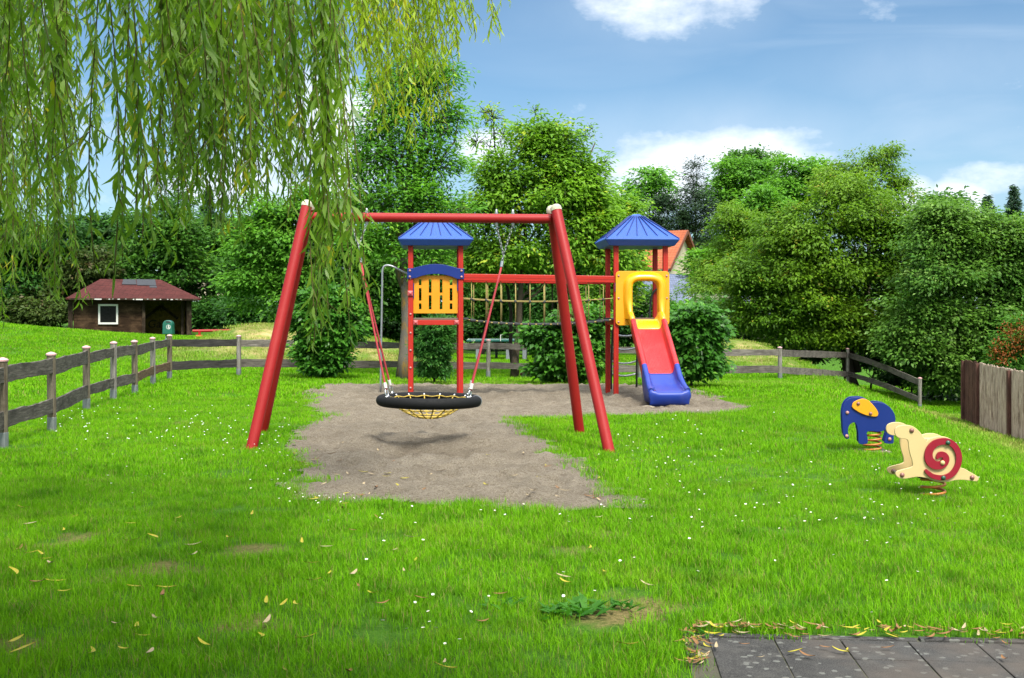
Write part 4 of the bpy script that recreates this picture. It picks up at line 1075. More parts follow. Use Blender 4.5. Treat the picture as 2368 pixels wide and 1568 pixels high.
br_ = MB(XH); cxm, czm = (hu(331, 2.5)+hu(414, 2.5))/2, (zg+zt)/2-.15
for sx_ in (-1, 1):
    for sz_ in (-1, 1): br_.bar((cxm+sx_*.78, yf+2.56, czm+sz_*.30), (cxm, yf+2.56, czm+sz_*.92), .04, .13)
br_.build('cross_brace', W_hutd, bw)
def text(s_, name, mat, size, loc, rot, parent, shear=0.0):
    cu = bpy.data.curves.new(name, 'FONT'); cu.body = s_; cu.size = size; cu.shear = shear; cu.extrude = .003; cu.align_x = 'CENTER'
    o = bpy.data.objects.new(name, cu); COL.objects.link(o); bpy.context.view_layer.update()
    me = bpy.data.meshes.new_from_object(o.evaluated_get(bpy.context.evaluated_depsgraph_get())); bpy.data.objects.remove(o)
    me.name = name; me.materials.append(mat); o = bpy.data.objects.new(name, me); COL.objects.link(o); o.parent = parent
    o.location = Vector(loc)-root_off(parent); o.rotation_euler = rot; return o
M['scrawl'] = pmat('black_scrawl', (.012, .010, .008), .7, .2, .05, 5)
text('Slurr', 'graffiti', M['scrawl'], .33, XH @ Vector((hu(373, 2.58), yf+2.58, hz(718))), (math.pi/2, 0, PSI), bw, .25)
text('Gay', 'graffiti', M['scrawl'], .55, XH @ Vector((hu(362, 2.58), yf+2.58, hz(759))), (math.pi/2, 0, PSI), bw, .2)
for px, w_, mt in ((163, .20, W_hutd), (332, .14, W_hutd), (437, .22, W_hutd), (424, .12, W_hutd)):
    MB(XH).box((hu(px), yf-.03 if px != 424 else yf+.6, (zg+zt)/2), (w_, .16, zt-zg-.01)).build('corner_post', mt, hut, bevel=.01)
fw = .085; m = MB(XH)
m.box(((wx0+wx1)/2, yf-.03, wz1-fw/2), (wx1-wx0, .06, fw)); m.box(((wx0+wx1)/2, yf-.03, wz0+fw/2), (wx1-wx0, .06, fw))
m.box((wx0+fw/2, yf-.03, (wz0+wz1)/2), (fw, .06, wz1-wz0-2*fw)); m.box((wx1-fw/2, yf-.03, (wz0+wz1)/2), (fw, .06, wz1-wz0-2*fw))
wf = m.build('window_frame', M['white'], hut, bevel=.006)
M['glass'] = pmat('dark_window_glass', (.006, .006, .006), .3, .12, .02, 2, .01, 30, 0)
MB(XH).box(((wx0+wx1)/2, yf, (wz0+wz1)/2), (wx1-wx0-2*fw, .012, wz1-wz0-2*fw)).build('window_pane', M['glass'], wf)
# hipped roof with a fascia
ex0, ex1, ey0, ey1 = hu(152, -.55), hu(465, -.55), yf-.55, yb+.5; rx0, rx1 = hu(232, 2), hu(371, 2); ze, zr = hz(690.5), hz(646, 53.8); ry = (ey0+ey1)/2
M['shingle'] = roofmat('red_shingles', (.060, .017, .015), 4.2, 'shingle'); M['felt'] = pmat('grey_roof_felt', (.050, .054, .062), .9, .2, .2, 4, .1, 40, .3, 40, .004)
m = MB(XH); th = .06
vs = [(ex0, ey0, ze), (ex1, ey0, ze), (ex1, ey1, ze), (ex0, ey1, ze), (rx0, ry, zr), (rx1, ry, zr)]; vs += [(a, b, c-th) for a, b, c in vs[:4]]
m.add(vs, [(0, 1, 5, 4), (1, 2, 5), (2, 3, 4, 5), (3, 0, 4), (0, 6, 7, 1), (1, 7, 8, 2), (2, 8, 9, 3), (3, 9, 6, 0), (6, 9, 8, 7)])
hr = m.build('roof', M['shingle'], hut)
m = MB(XH); sl_ = lambda px, t_: (hu(px, 1.2), ey0+(ry-ey0)*t_, ze+(zr-ze)*t_+.012)
m.add([sl_(282, .70), sl_(316, .70), sl_(315, .97), sl_(286, .97)], [(0, 1, 2, 3)]); m.add([sl_(317, .66), sl_(361, .66), sl_(361, .98), sl_(317, .98)], [(0, 1, 2, 3)])
m.add([sl_(345, .56), sl_(362, .56), sl_(361, .66), sl_(345, .66)], [(0, 1, 2, 3)])
o = m.build('roof_patch', M['felt'], hr); so = o.modifiers.new('t', 'SOLIDIFY'); so.thickness = .02
M['peel'] = pmat('peeling_white_fascia', (.60, .58, .54), .8, .2, .2, 3, .2, 8, .1, 30, .002, stretch=(1, 1, 4), dirt=(.05, .03, .025), dirt_amt=1.0, dirt_s=1.6)
MB(XH).box(((ex0+ex1)/2, ey0-.012, ze-.035), (ex1-ex0-.3, .02, .075)).build('fascia', W_hutd, hr)
m = MB(XH); x = hu(218)
while x < hu(415):
    ln = random.choice((.06, .1, .16, .3, .55)); hh = random.uniform(.015, .05); m.box((x+ln/2, ey0-.026, ze-.02-hh/2), (ln, .008, hh)); x += ln+random.uniform(.04, .3)
m.build('peeling_paint', M['white'], hr)

# ------------------------------------------------------------------ litter bin, red balance bar, table, stump
bd = 36.0; bn = thing('litter_bin', 'dark green litter bin with round white emblem standing behind the fence', 'litter bin', (hx(389, bd), bd, tz(hx(389, bd), bd)))
M['bing'] = pmat('green_bin_plastic', (.008, .115, .075), .4, .5, .08, 6, .03, 80, .05, 100, .001)
bxc, bz0, bz1 = hx(389.5, bd), EYE-(773-HY)*bd/F, EYE-(740.5-HY)*bd/F; bw_, bh = .305, bz1-bz0
out_ = [(bxc-bw_/2-.01, bz0), (bxc+bw_/2+.01, bz0), (bxc+bw_/2, bz0+bh*.70)]+[(bxc+bw_/2*math.cos(a), bz0+bh*.70+bh*.30*math.sin(a)) for a in np.linspace(.15, math.pi-.15, 11)]+[(bxc-bw_/2, bz0+bh*.70)]
bb = MB().prism(out_, bd-.12, bd+.14).build('bin_body', M['bing'], bn, bevel=.02, seg=3, smooth=True, auto=35)
MB().prism(rrect(bxc-.04, bxc+.10, bz1-.075, bz1-.035, .019), bd-.124, bd-.10).build('bin_slot', M['dark'], bb)
em = MB(); ec = (bxc+.035, bz0+bh*.52); R_ = .071
ring = [(ec[0]+R_*math.cos(a), ec[1]+R_*math.sin(a)) for a in np.linspace(0, 2*math.pi, 25)[:-1]]; ring2 = [(ec[0]+R_*.84*math.cos(a), ec[1]+R_*.84*math.sin(a)) for a in np.linspace(0, 2*math.pi, 25)[:-1]]
vs = [(x, bd-.124, z) for x, z in ring]+[(x, bd-.124, z) for x, z in ring2]; em.add(vs, [(i, (i+1) % 24, 24+(i+1) % 24, 24+i) for i in range(24)])
fig = [(-.022, -.052), (-.008, -.052), (-.002, -.02), (.008, -.052), (.022, -.048), (.010, -.008), (.012, .018), (.03, .004), (.036, .012), (.012, .036), (-.010, .034), (-.024, .008), (-.016, .004), (-.010, .012)]
em.add([(ec[0]+x, bd-.124, ec[1]+z) for x, z in fig], [tuple(range(len(fig)))])
em.add([(ec[0]+.004+.012*math.cos(a), bd-.124, ec[1]+.048+.010*math.sin(a)) for a in np.linspace(0, 6.283, 11)[:-1]], [tuple(range(10))])
em.add([(ec[0]+x, bd-.124, ec[1]+z) for x, z in ((.024, -.05), (.046, -.04), (.05, -.004), (.028, -.006))], [(0, 1, 2, 3)])
o = em.build('emblem', M['white'], bb); o.modifiers.new('t', 'SOLIDIFY').thickness = .003
MB().tube([(bxc-.08, bd+.02, tz(bxc, bd)-.2), (bxc-.08, bd+.02, bz0+.05)], .022, 10).build('bin_pole', M['gal'], bn, smooth=True)

rb_ = 46.0; bar = thing('balance_bar', 'low red tubular bar on short legs beside the hut', 'balance bar', (hx(470, rb_), rb_, tz(hx(470, rb_), rb_)))
zc = EYE-(765.5-HY)*rb_/F
MB().tube([(hx(445, rb_), rb_, zc), (hx(540, rb_), rb_+.5, zc+.02)], .058, 14).build('bar', M['red'], bar, smooth=True, auto=40)
for px in (461, 535):
    gz_ = tz(hx(px, rb_), rb_); MB().tube([(hx(px, rb_), rb_+.02, gz_-.2), (hx(px, rb_), rb_+.02, zc-.03)], .056, 12).build('bar_leg', M['red'], bar, smooth=True, auto=40)
    MB().box((hx(px, rb_), rb_, gz_+.05), (.24, .22, .12)).build('bar_foot', M['spring'], bar, bevel=.01)

td = 42.5; tt = thing('table_tennis_table', 'dark green concrete table tennis table behind the fence under the trees', 'table', (hx(1154, td), td, tz(hx(1154, td), td)))
M['tgreen'] = pmat('green_table_top', (.012, .11, .095), .45, .5, .08, 3, .03, 60, .05, 60, .001); M['cgrey'] = pmat('pale_concrete', (.22, .24, .255), .9, .2, .1, 4, .1, 40, .3, 40, .003)
ztop = EYE-(785-HY)*td/F; tx0, tx1 = hx(1078.5, td), hx(1229, td); cx3 = (tx0+tx1)/2; gz_ = tz(cx3, td)
top = MB().box((cx3, td+.75, ztop-.04), (tx1-tx0, 1.5, .075)).build('table_top', M['tgreen'], tt, bevel=.012)
ln_ = MB(); 
ln_.box((cx3, td+.03, ztop), (tx1-tx0-.04, .02, .003)); ln_.box((cx3, td+1.47, ztop), (tx1-tx0-.04, .02, .003)); ln_.box((tx0+.04, td+.75, ztop), (.02, 1.40, .003)); ln_.box((tx1-.04, td+.75, ztop), (.02, 1.40, .003))
ln_.build('table_lines', M['white'], top)
text('TOP-', 'table_lettering', M['white'], .075, (hx(1095, td), td-.003, ztop-.068), (math.pi/2, 0, 0), top)
nt_ = MB(); nt_.box((hx(1157.5, td), td-.03, ztop+.05), (.025, .02, .22)); nt_.bar((hx(1157.5, td), td-.03, ztop+.16), (hx(1163.5, td), td+.1, ztop+.20), .02, .02)
nt_.build('net_post', M['white'], tt); MB().box((hx(1157.5, td), td+.75, ztop+.07), (.02, 1.45, .13)).build('net_plate', M['gal'], tt)
for px, yy, mt in ((1104.5, .25, 'cgrey'), (1174.5, .25, 'cgrey'), (1213, .25, 'cgrey'), (1147, 1.2, 'dark'), (1217, 1.2, 'dark')):
    MB().box((hx(px, td), td+yy, (ztop+gz_)/2-.08), (.15 if mt == 'cgrey' else .10, .12, ztop-gz_)).build('leg', M[mt], tt, bevel=.01)

def lumpy(name, c, r, mat, label, cat, seed, sq=(1, 1, .6), amp=.35):
    bm = bmesh.new(); bmesh.ops.create_icosphere(bm, subdivisions=4, radius=1.0); rr_ = np.random.default_rng(seed); ph = rr_.random((8, 3))*6
    for v in bm.verts:
        k = 1+amp*sum(math.sin(v.co.x*(2+i)+ph[i][0])*math.sin(v.co.y*(2.3+i)+ph[i][1])*math.sin(v.co.z*(2.1+i)+ph[i][2])/(1+.5*i) for i in range(8))
        v.co = Vector((v.co.x*sq[0], v.co.y*sq[1], v.co.z*sq[2]))*k*r
    me = bpy.data.meshes.new(name); bm.to_mesh(me); bm.free(); me.materials.append(mat)
    o = bpy.data.objects.new(name, me); COL.objects.link(o); o.location = c; return tag(o, label, cat)
M['stump'] = pmat('dark_rotten_wood', (.055, .032, .02), .95, .1, .35, 5, .3, 30, 1.0, 30, .02, dirt=(.26, .18, .11), dirt_amt=.8, dirt_s=9)
q = hit(1218, 873, 20, 33); lumpy('tree_stump', (q.x, q.y, q.z+.05), .17, M['stump'], 'small dark brown rotten tree stump in the grass behind the sand', 'stump', 4, (1, .8, .7), .5)
M['stone'] = pmat('sandy_stone', (.36, .31, .23), .9, .2, .15, 4, .1, 40, .5, 40, .005)
for px, py, r_, lb in ((1497, 941, .07, 'flat pale stone half buried under the front lip of the slide'), (1561, 943, .06, 'smaller pale stone in the sand beside the front of the slide')):
    x, y = gpx(px, py); lumpy('stone', (x, y, float(sand_h(x, y))+.0), r_, M['stone'], lb, 'stone', int(px), (1.5, .8, .35), .2)

# ------------------------------------------------------------------ houses beyond the trees
M['tile'] = roofmat('orange_roof_tiles', (.30, .085, .04), 1.6, 'tile'); M['render'] = pmat('cream_render', (.60, .53, .38), .9, .2, .06, 1, .04, 20, .1, 20, .003)
M['bluish'] = roofmat('blue_grey_sheet_roof', (.11, .13, .19), 2.4, 'tile'); M['wood_v'] = pmat('brown_verge', (.20, .07, .04), .7, .3, .1, 3)
def gable(name, label, loc, rz_, L, Dp, zw, zr_, roofm, wallm, over=.4, win=()):
    h = thing(name, label, 'house', loc, rz=rz_); m = MB()          # ridge along local x
    vs = [(-L/2, -Dp/2, 0), (L/2, -Dp/2, 0), (L/2, Dp/2, 0), (-L/2, Dp/2, 0), (-L/2, -Dp/2, zw), (L/2, -Dp/2, zw), (L/2, Dp/2, zw), (-L/2, Dp/2, zw), (-L/2, 0, zr_), (L/2, 0, zr_)]
    m.add(vs, [(0, 1, 5, 4), (2, 3, 7, 6), (1, 2, 6, 9, 5), (3, 0, 4, 8, 7)]); m.build('wall', wallm, h, local=True)
    sl = (zr_-zw)/(Dp/2); m = MB()
    for sg in (-1, 1):
        a = (Dp/2+over); z_ = zw-over*sl
        vs = [(-L/2-over, sg*a, z_+.06), (L/2+over, sg*a, z_+.06), (L/2+over, 0, zr_+.06), (-L/2-over, 0, zr_+.06), (-L/2-over, sg*a, z_+.22), (L/2+over, sg*a, z_+.22), (L/2+over, 0, zr_+.22), (-L/2-over, 0, zr_+.22)]
        m.add(vs, [(0, 1, 2, 3), (4, 5, 6, 7), (0, 1, 5, 4), (1, 2, 6, 5), (2, 3, 7, 6), (3, 0, 4, 7)])
    r = m.build('roof', roofm, h, local=True); m = MB()
    for sg in (-1, 1):
        for e in (-1, 1): m.bar((e*(L/2+over+.03), sg*(Dp/2+over), zw-over*sl+.12), (e*(L/2+over+.03), 0, zr_+.12), .05, .26)
    m.build('verge_board', M['wood_v'], r, local=True)
    g = MB().tube([(-L/2-over, -Dp/2-over-.06, zw-over*sl+.1), (L/2+over, -Dp/2-over-.06, zw-over*sl+.1)], .08, 8).build('gutter', M['dark'], r, smooth=True, local=True)
    for wx, wz_, ww, wh, face in win:
        c = (wx, -Dp/2-.02, wz_) if face == 'f' else (L/2+.02, wx, wz_); s_ = (ww, .06, wh) if face == 'f' else (.06, ww, wh)
        f_ = MB().box(c, s_).build('window', M['white'], h, local=True)
        c2 = (c[0], c[1]-.02, c[2]) if face == 'f' else (c[0]+.02, c[1], c[2]); s2 = (ww-.2, .06, wh-.2) if face == 'f' else (.06, ww-.2, wh-.2)
        MB().box(c2, s2).build('pane', M['glass'], f_, local=True)
    return h
p = P(1515, 545, 84); gable('house', 'cream house with orange tiled gable roof behind the slide tower', (p.x-1.9, 84, 1.4), math.radians(-24), 8.0, 8.4, 3.35, 6.05, M['tile'], M['render'],
      win=((2.0, 2.0, 1.2, 1.3, 's'), (-1.5, 2.1, 1.2, 1.3, 's'), (-2, 2.0, 1.3, 1.3, 'f'), (1.5, 2.0, 1.3, 1.3, 'f')))
p = P(1540, 700, 66); gable('outbuilding', 'low outbuilding with blue grey sheet roof below the orange roofed house', (p.x+.3, 68, .0), math.radians(3), 7.6, 6.5, 2.15, 3.75, M['bluish'], M['render'], win=((-1.9, 1.5, 1.1, .6, 'f'), (1, 1.5, 1.1, .6, 'f')))
p = P(545, 520, 118); gable('house', 'far orange roofed house showing between trees at the left', (p.x, 118, 3.2), math.radians(-20), 9, 8, 5.8, 8.2, M['tile'], M['render'], win=((-2, 3.5, 1.3, 1.3, 'f'), (2, 3.5, 1.3, 1.3, 'f')))
# ------------------------------------------------------------------ vegetation
def leaf_quads(c, d, n, L, Wd, fold=.18):
    d = d/np.linalg.norm(d, axis=1, keepdims=True); s = np.cross(d, n); s /= np.linalg.norm(s, axis=1, keepdims=True)+1e-9
    n2 = np.cross(s, d); L = L[:, None]; Wd = Wd[:, None]
    v = np.stack([c, c+d*L*.45+s*Wd*.5+n2*Wd*fold, c+d*L-n2*L*.12, c+d*L*.45-s*Wd*.5+n2*Wd*fold], 1)
    return v.reshape(-1, 3), np.arange(len(c)*4).reshape(-1, 4)

def sphere_pts(r, n):
    v = r.normal(size=(n, 3)); return v/np.linalg.norm(v, axis=1, keepdims=True)

def crown(lobes, n, L, asp, cl_r, per, seed, droop=.35, ext=1.0, flat=.7, nb=24):
    """leafy sprays strung along boughs: each ellipsoid lobe [(centre, (rx, ry, rz))] throws out boughs of unequal length that
    arch over and thin out towards their tips; returns leaf faces, spray centres and the bough lines"""
    r = np.random.default_rng(seed); O_, E_, S_, W_ = [], [], [], []
    for c, R in lobes:
        c = np.asarray(c); R = np.asarray(R); k = nb; dv = sphere_pts(r, k); dv[:, 2] = dv[:, 2]*.85+.18; dv[:, 1] -= .15
        ln = np.where(r.random(k) < .22, r.uniform(1.0, 1.0+.30*ext, k), r.uniform(.62, 1.0, k))
        O_.append(c+dv*R*.12); E_.append(c+dv*R*ln[:, None]); S_.append(np.full(k, float(R.mean()))*r.uniform(.15, .27, k)); W_.append(np.full(k, (R[0]*R[2])**.85)*ln*r.uniform(.5, 1.4, k))
    O_, E_, S_, W_ = map(np.concatenate, (O_, E_, S_, W_))
    m = max(6, int(n/per)); k = r.choice(len(O_), m, p=W_/W_.sum()); t = .28+.74*r.random(m)**.75
    ax = E_[k]-O_[k]; al = np.linalg.norm(ax, axis=1, keepdims=True); cc = O_[k]+ax*t[:, None]
    cc[:, 2] += (.10*al[:, 0])*np.sin(np.pi*np.minimum(t, 1))-.10*al[:, 0]*np.maximum(t-.55, 0)*droop*2
    sp = S_[k]*(1.25-.85*t); cc = cc+r.normal(size=(m, 3))*sp[:, None]*np.array([1, 1, .55])
    j = np.repeat(np.arange(m), per); N_ = len(j); sz = cl_r*(.55+.8*r.random(m))*(1.15-.45*t)
    off = r.normal(size=(N_, 3))*sz[j][:, None]*np.array([1, 1, flat]); c = cc[j]+off
    out = (ax/al)[j]*.6+off/(np.abs(sz[j])[:, None]+1e-6)*.4; d = out+r.normal(size=(N_, 3))*.45; d[:, 2] = d[:, 2]*.6-droop*.75
    nn = r.normal(size=(N_, 3))*.32+np.array([0, -.30, 1.0])
    Ls = L*r.uniform(.6, 1.3, N_); v, f = leaf_quads(c, d, nn, Ls, Ls*asp*r.uniform(.8, 1.2, N_))
    return v, f, (O_, E_, droop)

BARK = pmat('bark', (.10, .078, .055), .95, .1, .25, 4, .25, 25, 1.0, 22, .02, stretch=(5, 5, 1.2))
BARKD = pmat('dark_bark', (.045, .036, .028), .95, .1, .25, 4, .25, 25, 1.0, 22, .02, stretch=(5, 5, 1.2))
BARKL = pmat('lichen_bark', (.15, .135, .11), .95, .1, .2, 3, .2, 25, .9, 25, .015, stretch=(3, 3, 1.2), dirt=(.36, .20, .015), dirt_amt=1.0, dirt_s=2.2)

def wig(a, b, n, amp, r):
    a = np.array(a); b = np.array(b); t_ = np.linspace(0, 1, n)[:, None]; p = a+(b-a)*t_; L = np.linalg.norm(b-a)
    o = r.normal(size=(n, 3))*amp*L; o[0] = 0; o[-1] = 0; return p+o

def tree(name, label, px, d, lobes, n, L, mat, bark=BARKD, tr=.15, asp=.5, cl_r=.35, per=22, seed=0, group=None, cat='tree', trunk_top=None, droop=.35,
         shell=.5, limbs=14, flat=.7, depth=.85, lean=0.0, base_z=None, forks=(), twig=.012, ext=1.0, nb=24):
    r = np.random.default_rng(seed); x = (px-CX)*d/F; zb = tz(x, d) if base_z is None else base_z
    root = thing(name, label, cat, (x, d, zb), group)
    LB = [(np.array(P(l[0], l[1], d+(l[4] if len(l) > 4 else 0))), np.array([l[2]*d/F, l[2]*d/F*depth, l[3]*d/F])) for l in lobes]
    v, f, bg_ = crown(LB, int(n*1.3), L*1.02, asp, cl_r*.80, per, seed+1, droop, ext, flat*.62, nb)
    np_mesh('crown', v, f, mat, root)
    top = np.mean([l[0] for l in LB], 0) if trunk_top is None else np.array(P(*trunk_top))
    b0 = np.array([x, d, zb-.2]); tp_ = wig(b0, top, 9, .006, r); rad = [tr*(1.25 if i == 0 else 1)*(1-.75*i/8) for i in range(9)]
    tm = MB().tube([tuple(q) for q in tp_], rad, 12).build('trunk', bark, root, smooth=True)
    br = MB()
    for fk in forks:                                      # explicit secondary stems (pixel path, radius)
        br.tube([tuple(P(a, b, d)) for a, b in fk[0]], list(np.linspace(fk[1], fk[1]*.35, len(fk[0]))), 8)
    for i, (c, R_) in enumerate(LB):
        st = tp_[min(8, 3+int(r.integers(0, 5)))]
        w_ = wig(st, c, 7, .04, r); br.tube([tuple(q) for q in w_], list(np.linspace(tr*.34, tr*.10, 7)), 6)
    O_, E_, dr_ = bg_; ks = r.permutation(len(O_))[:min(len(O_), limbs*3+20)]
    for k in ks:
        q = np.linspace(0, 1, 5); al = np.linalg.norm(E_[k]-O_[k]); p = O_[k]+(E_[k]-O_[k])*q[:, None]; p[:, 2] += .10*al*np.sin(np.pi*q)-.10*al*np.maximum(q-.55, 0)*dr_*2; p[1:4] += r.normal(size=(3, 3))*.025*al
        br.tube([tuple(s_) for s_ in p], list(np.linspace(max(tr*.13, twig), twig*.35, 5)), 5)
    br.build('branches', bark, root, smooth=True)
    return root

LM = {}
LM['ash'] = leafmat('ash_leaf', (.046, .165, .018), (.165, .40, .034), (.26, .48, .05), .08, clump=.7)
LM['maple'] = leafmat('maple_leaf', (.052, .155, .014), (.22, .42, .026), (.44, .50, .045), .10, clump=.7)
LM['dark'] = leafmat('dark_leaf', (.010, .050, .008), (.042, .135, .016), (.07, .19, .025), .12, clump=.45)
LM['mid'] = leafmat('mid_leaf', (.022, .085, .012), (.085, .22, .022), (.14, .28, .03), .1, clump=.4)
LM['bright'] = leafmat('bright_leaf', (0.051, 0.169, 0.017), (0.162, 0.382, 0.032), None, clump=.3)
LM['olive'] = leafmat('olive_leaf', (.040, .120, .006), (.160, .295, .015), (.29, .25, .03), .05, clump=.4)
LM['greyg'] = leafmat('grey_green_leaf', (.032, .115, .014), (.140, .275, .036), (.22, .36, .085), .12, clump=.35)
LM['pine'] = leafmat('pine_needles', (0.011, 0.034, 0.013), (0.037, 0.079, 0.026), None, trans=.12, clump=.3)
LM['spruce'] = leafmat('spruce_needles', (0.021, 0.059, 0.032), (0.067, 0.125, 0.067), None, trans=.12, clump=.3)
LM['shrub'] = leafmat('shrub_leaf', (.022, .10, .010), (.085, .26, .024), (.19, .40, .05), .12, rough=.4, spec=.4, clump=1.5)
LM['privet'] = leafmat('privet_leaf', (.018, .085, .014), (.06, .19, .03), (.11, .27, .05), .16, rough=.4, clump=1.5)
LM['gold'] = leafmat('yellow_green_leaf', (0.105, 0.168, 0.013), (0.252, 0.315, 0.031), None, clump=.4)
LM['flower'] = leafmat('cream_blossom', (0.240, 0.252, 0.168), (0.372, 0.372, 0.288), None, trans=.2, clump=.5)
LM['rust'] = leafmat('rusty_bloom', (0.120, 0.036, 0.009), (0.240, 0.072, 0.012), None, trans=.2, clump=.5)
LM['beech'] = leafmat('wild_bush_leaf', (.022, .045, .010), (.075, .12, .024), (.13, .10, .05), .12, clump=.5)

# the two big trees behind the left tower and the bridge
tree('ash_tree', 'tall airy ash tree with two dark stems behind the left tower', 931, 27.9,
     [(905,560,85,75),(870,470,75,80),(960,480,85,80),(1035,500,60,70),(845,380,60,65),(925,380,75,75),(1010,390,60,65),(870,300,48,60),(945,290,65,70),(1020,290,42,50),(885,225,38,50),(950,205,55,60),(1010,200,50,55),(960,165,40,45),(1035,165,26,24),(1060,270,22,26),(845,560,55,55),(980,600,70,50)],
     21000, .135, LM['ash'], BARKL, .165, .36, .30, 18, 101, trunk_top=(946, 330, 27.9), droop=.22, limbs=50, shell=.75, flat=.95, nb=30,
     forks=(([(933,665),(912,600),(905,520),(900,420),(905,320)], .085), ([(935,640),(955,560),(966,470),(975,360),(985,250)], .085), ([(946,560),(1000,480),(1040,430)], .03), ([(905,500),(860,450),(830,400)], .03)))
tree('maple_tree', 'broad maple with yellowish young leaves and slim dark trunk behind the rope bridge', 1189, 30.6,
     [(1150,590,85,70),(1240,600,90,65),(1330,560,85,75),(1110,520,60,65),(1200,490,90,80),(1300,460,90,80),(1380,520,55,65),(1160,420,65,65),(1245,380,70,65),(1330,400,60,60),(1230,320,45,45),(1290,330,45,45),(1360,440,45,55),(1120,620,60,45),(1400,600,50,60)],
     29000, .15, LM['maple'], BARK, .105, .42, .32, 20, 111, trunk_top=(1230, 380, 30.6), droop=.40, limbs=50, shell=.7, flat=.95, nb=30,
     forks=(([(1188,560),(1215,500),(1250,430),(1275,350)], .06), ([(1190,590),(1180,500),(1160,420)], .05), ([(1195,600),(1270,520),(1340,420),(1376,330)], .045)))
tree('birch_sapling', 'thin see-through young tree reaching into the sky between two big crowns', 1191, 31.5, [(1140,275,38,36),(1165,320,36,36),(1105,330,30,36),(1120,260,22,18),(1135,400,40,45),(1190,380,28,30)],
     900, .12, LM['maple'], BARKD, .06, .42, .22, 8, 121, trunk_top=(1140, 260, 31.5), limbs=30, shell=1.0)
tree('whip_shoots', 'sparse long shoots rising above the maple crown', 1270, 30.9, [(1238,262,12,26),(1236,300,14,18),(1355,318,24,24),(1365,298,10,14),(1400,375,14,14),(1350,350,12,20),(1275,300,10,18)],
     230, .10, LM['maple'], BARKD, .03, .42, .12, 5, 131, trunk_top=(1290, 380, 30.9), limbs=16, shell=1.0, cat='shoots')

# the wood at the left
G1 = 'trees of the wood behind the hut'
for i, (lab, px, d, lb, n, L, mt) in enumerate((
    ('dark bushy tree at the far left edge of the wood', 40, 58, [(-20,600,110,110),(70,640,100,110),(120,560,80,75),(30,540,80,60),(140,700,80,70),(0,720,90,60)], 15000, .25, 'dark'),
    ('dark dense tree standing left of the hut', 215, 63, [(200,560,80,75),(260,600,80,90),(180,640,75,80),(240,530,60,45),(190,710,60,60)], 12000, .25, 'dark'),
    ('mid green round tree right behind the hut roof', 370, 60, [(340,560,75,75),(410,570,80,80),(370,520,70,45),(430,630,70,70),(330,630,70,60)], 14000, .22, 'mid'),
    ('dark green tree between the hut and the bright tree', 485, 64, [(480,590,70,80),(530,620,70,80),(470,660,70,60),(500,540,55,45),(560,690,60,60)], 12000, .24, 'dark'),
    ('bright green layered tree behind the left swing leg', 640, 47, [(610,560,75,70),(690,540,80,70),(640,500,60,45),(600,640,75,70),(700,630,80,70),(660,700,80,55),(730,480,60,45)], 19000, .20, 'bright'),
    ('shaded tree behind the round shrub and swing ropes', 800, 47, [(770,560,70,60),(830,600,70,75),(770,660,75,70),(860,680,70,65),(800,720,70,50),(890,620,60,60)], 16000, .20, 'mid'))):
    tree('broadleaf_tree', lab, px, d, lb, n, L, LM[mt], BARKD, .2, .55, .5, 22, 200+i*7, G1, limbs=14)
tree('broadleaf_tree', 'wispy tree top with thin open twigs seen against the sky through the willow', 410, 66, [(395,470,40,40),(410,420,35,40),(380,400,22,25),(440,460,35,30),(420,490,60,40)], 1300, .22, LM['mid'], BARKD, .1, .5, .35, 7, 251, G1, limbs=30, shell=1.0)
# beyond the bridge
G2 = 'shaded trees behind the towers and rope bridge'
for i, (lab, px, d, lb, n, L, mt) in enumerate((
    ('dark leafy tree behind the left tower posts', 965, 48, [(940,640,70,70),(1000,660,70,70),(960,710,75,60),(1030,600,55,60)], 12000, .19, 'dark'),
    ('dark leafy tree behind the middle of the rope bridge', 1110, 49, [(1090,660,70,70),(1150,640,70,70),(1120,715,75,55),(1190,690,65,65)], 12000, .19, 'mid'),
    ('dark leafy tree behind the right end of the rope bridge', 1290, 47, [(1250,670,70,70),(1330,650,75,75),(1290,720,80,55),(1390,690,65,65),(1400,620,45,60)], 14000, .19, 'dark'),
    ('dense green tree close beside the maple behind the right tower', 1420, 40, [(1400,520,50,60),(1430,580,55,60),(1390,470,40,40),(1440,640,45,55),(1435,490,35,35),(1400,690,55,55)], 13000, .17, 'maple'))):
    tree('broadleaf_tree', lab, px, d, lb, n, L, LM[mt], BARKD, .16, .5, .42, 22, 300+i*7, G2, limbs=14)

# understorey
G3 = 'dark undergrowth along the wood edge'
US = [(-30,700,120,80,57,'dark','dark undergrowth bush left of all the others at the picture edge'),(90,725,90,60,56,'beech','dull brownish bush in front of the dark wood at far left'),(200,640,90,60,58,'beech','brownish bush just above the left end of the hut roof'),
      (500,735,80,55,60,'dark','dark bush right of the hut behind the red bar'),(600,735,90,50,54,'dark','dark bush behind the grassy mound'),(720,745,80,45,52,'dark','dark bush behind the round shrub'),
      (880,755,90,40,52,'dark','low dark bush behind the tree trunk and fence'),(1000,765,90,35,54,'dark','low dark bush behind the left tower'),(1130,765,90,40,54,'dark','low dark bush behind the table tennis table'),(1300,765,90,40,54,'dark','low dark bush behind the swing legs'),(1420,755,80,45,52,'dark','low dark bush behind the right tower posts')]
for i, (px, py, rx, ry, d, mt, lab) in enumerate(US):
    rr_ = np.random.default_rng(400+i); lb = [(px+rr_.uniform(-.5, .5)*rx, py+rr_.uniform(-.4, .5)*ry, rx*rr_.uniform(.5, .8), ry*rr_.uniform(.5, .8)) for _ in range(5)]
    tree('undergrowth_bush', lab, px, d, lb, 5500, .22, LM[mt], BARKD, .06, .5, .4, 20, 410+i, G3, cat='bush', limbs=8)

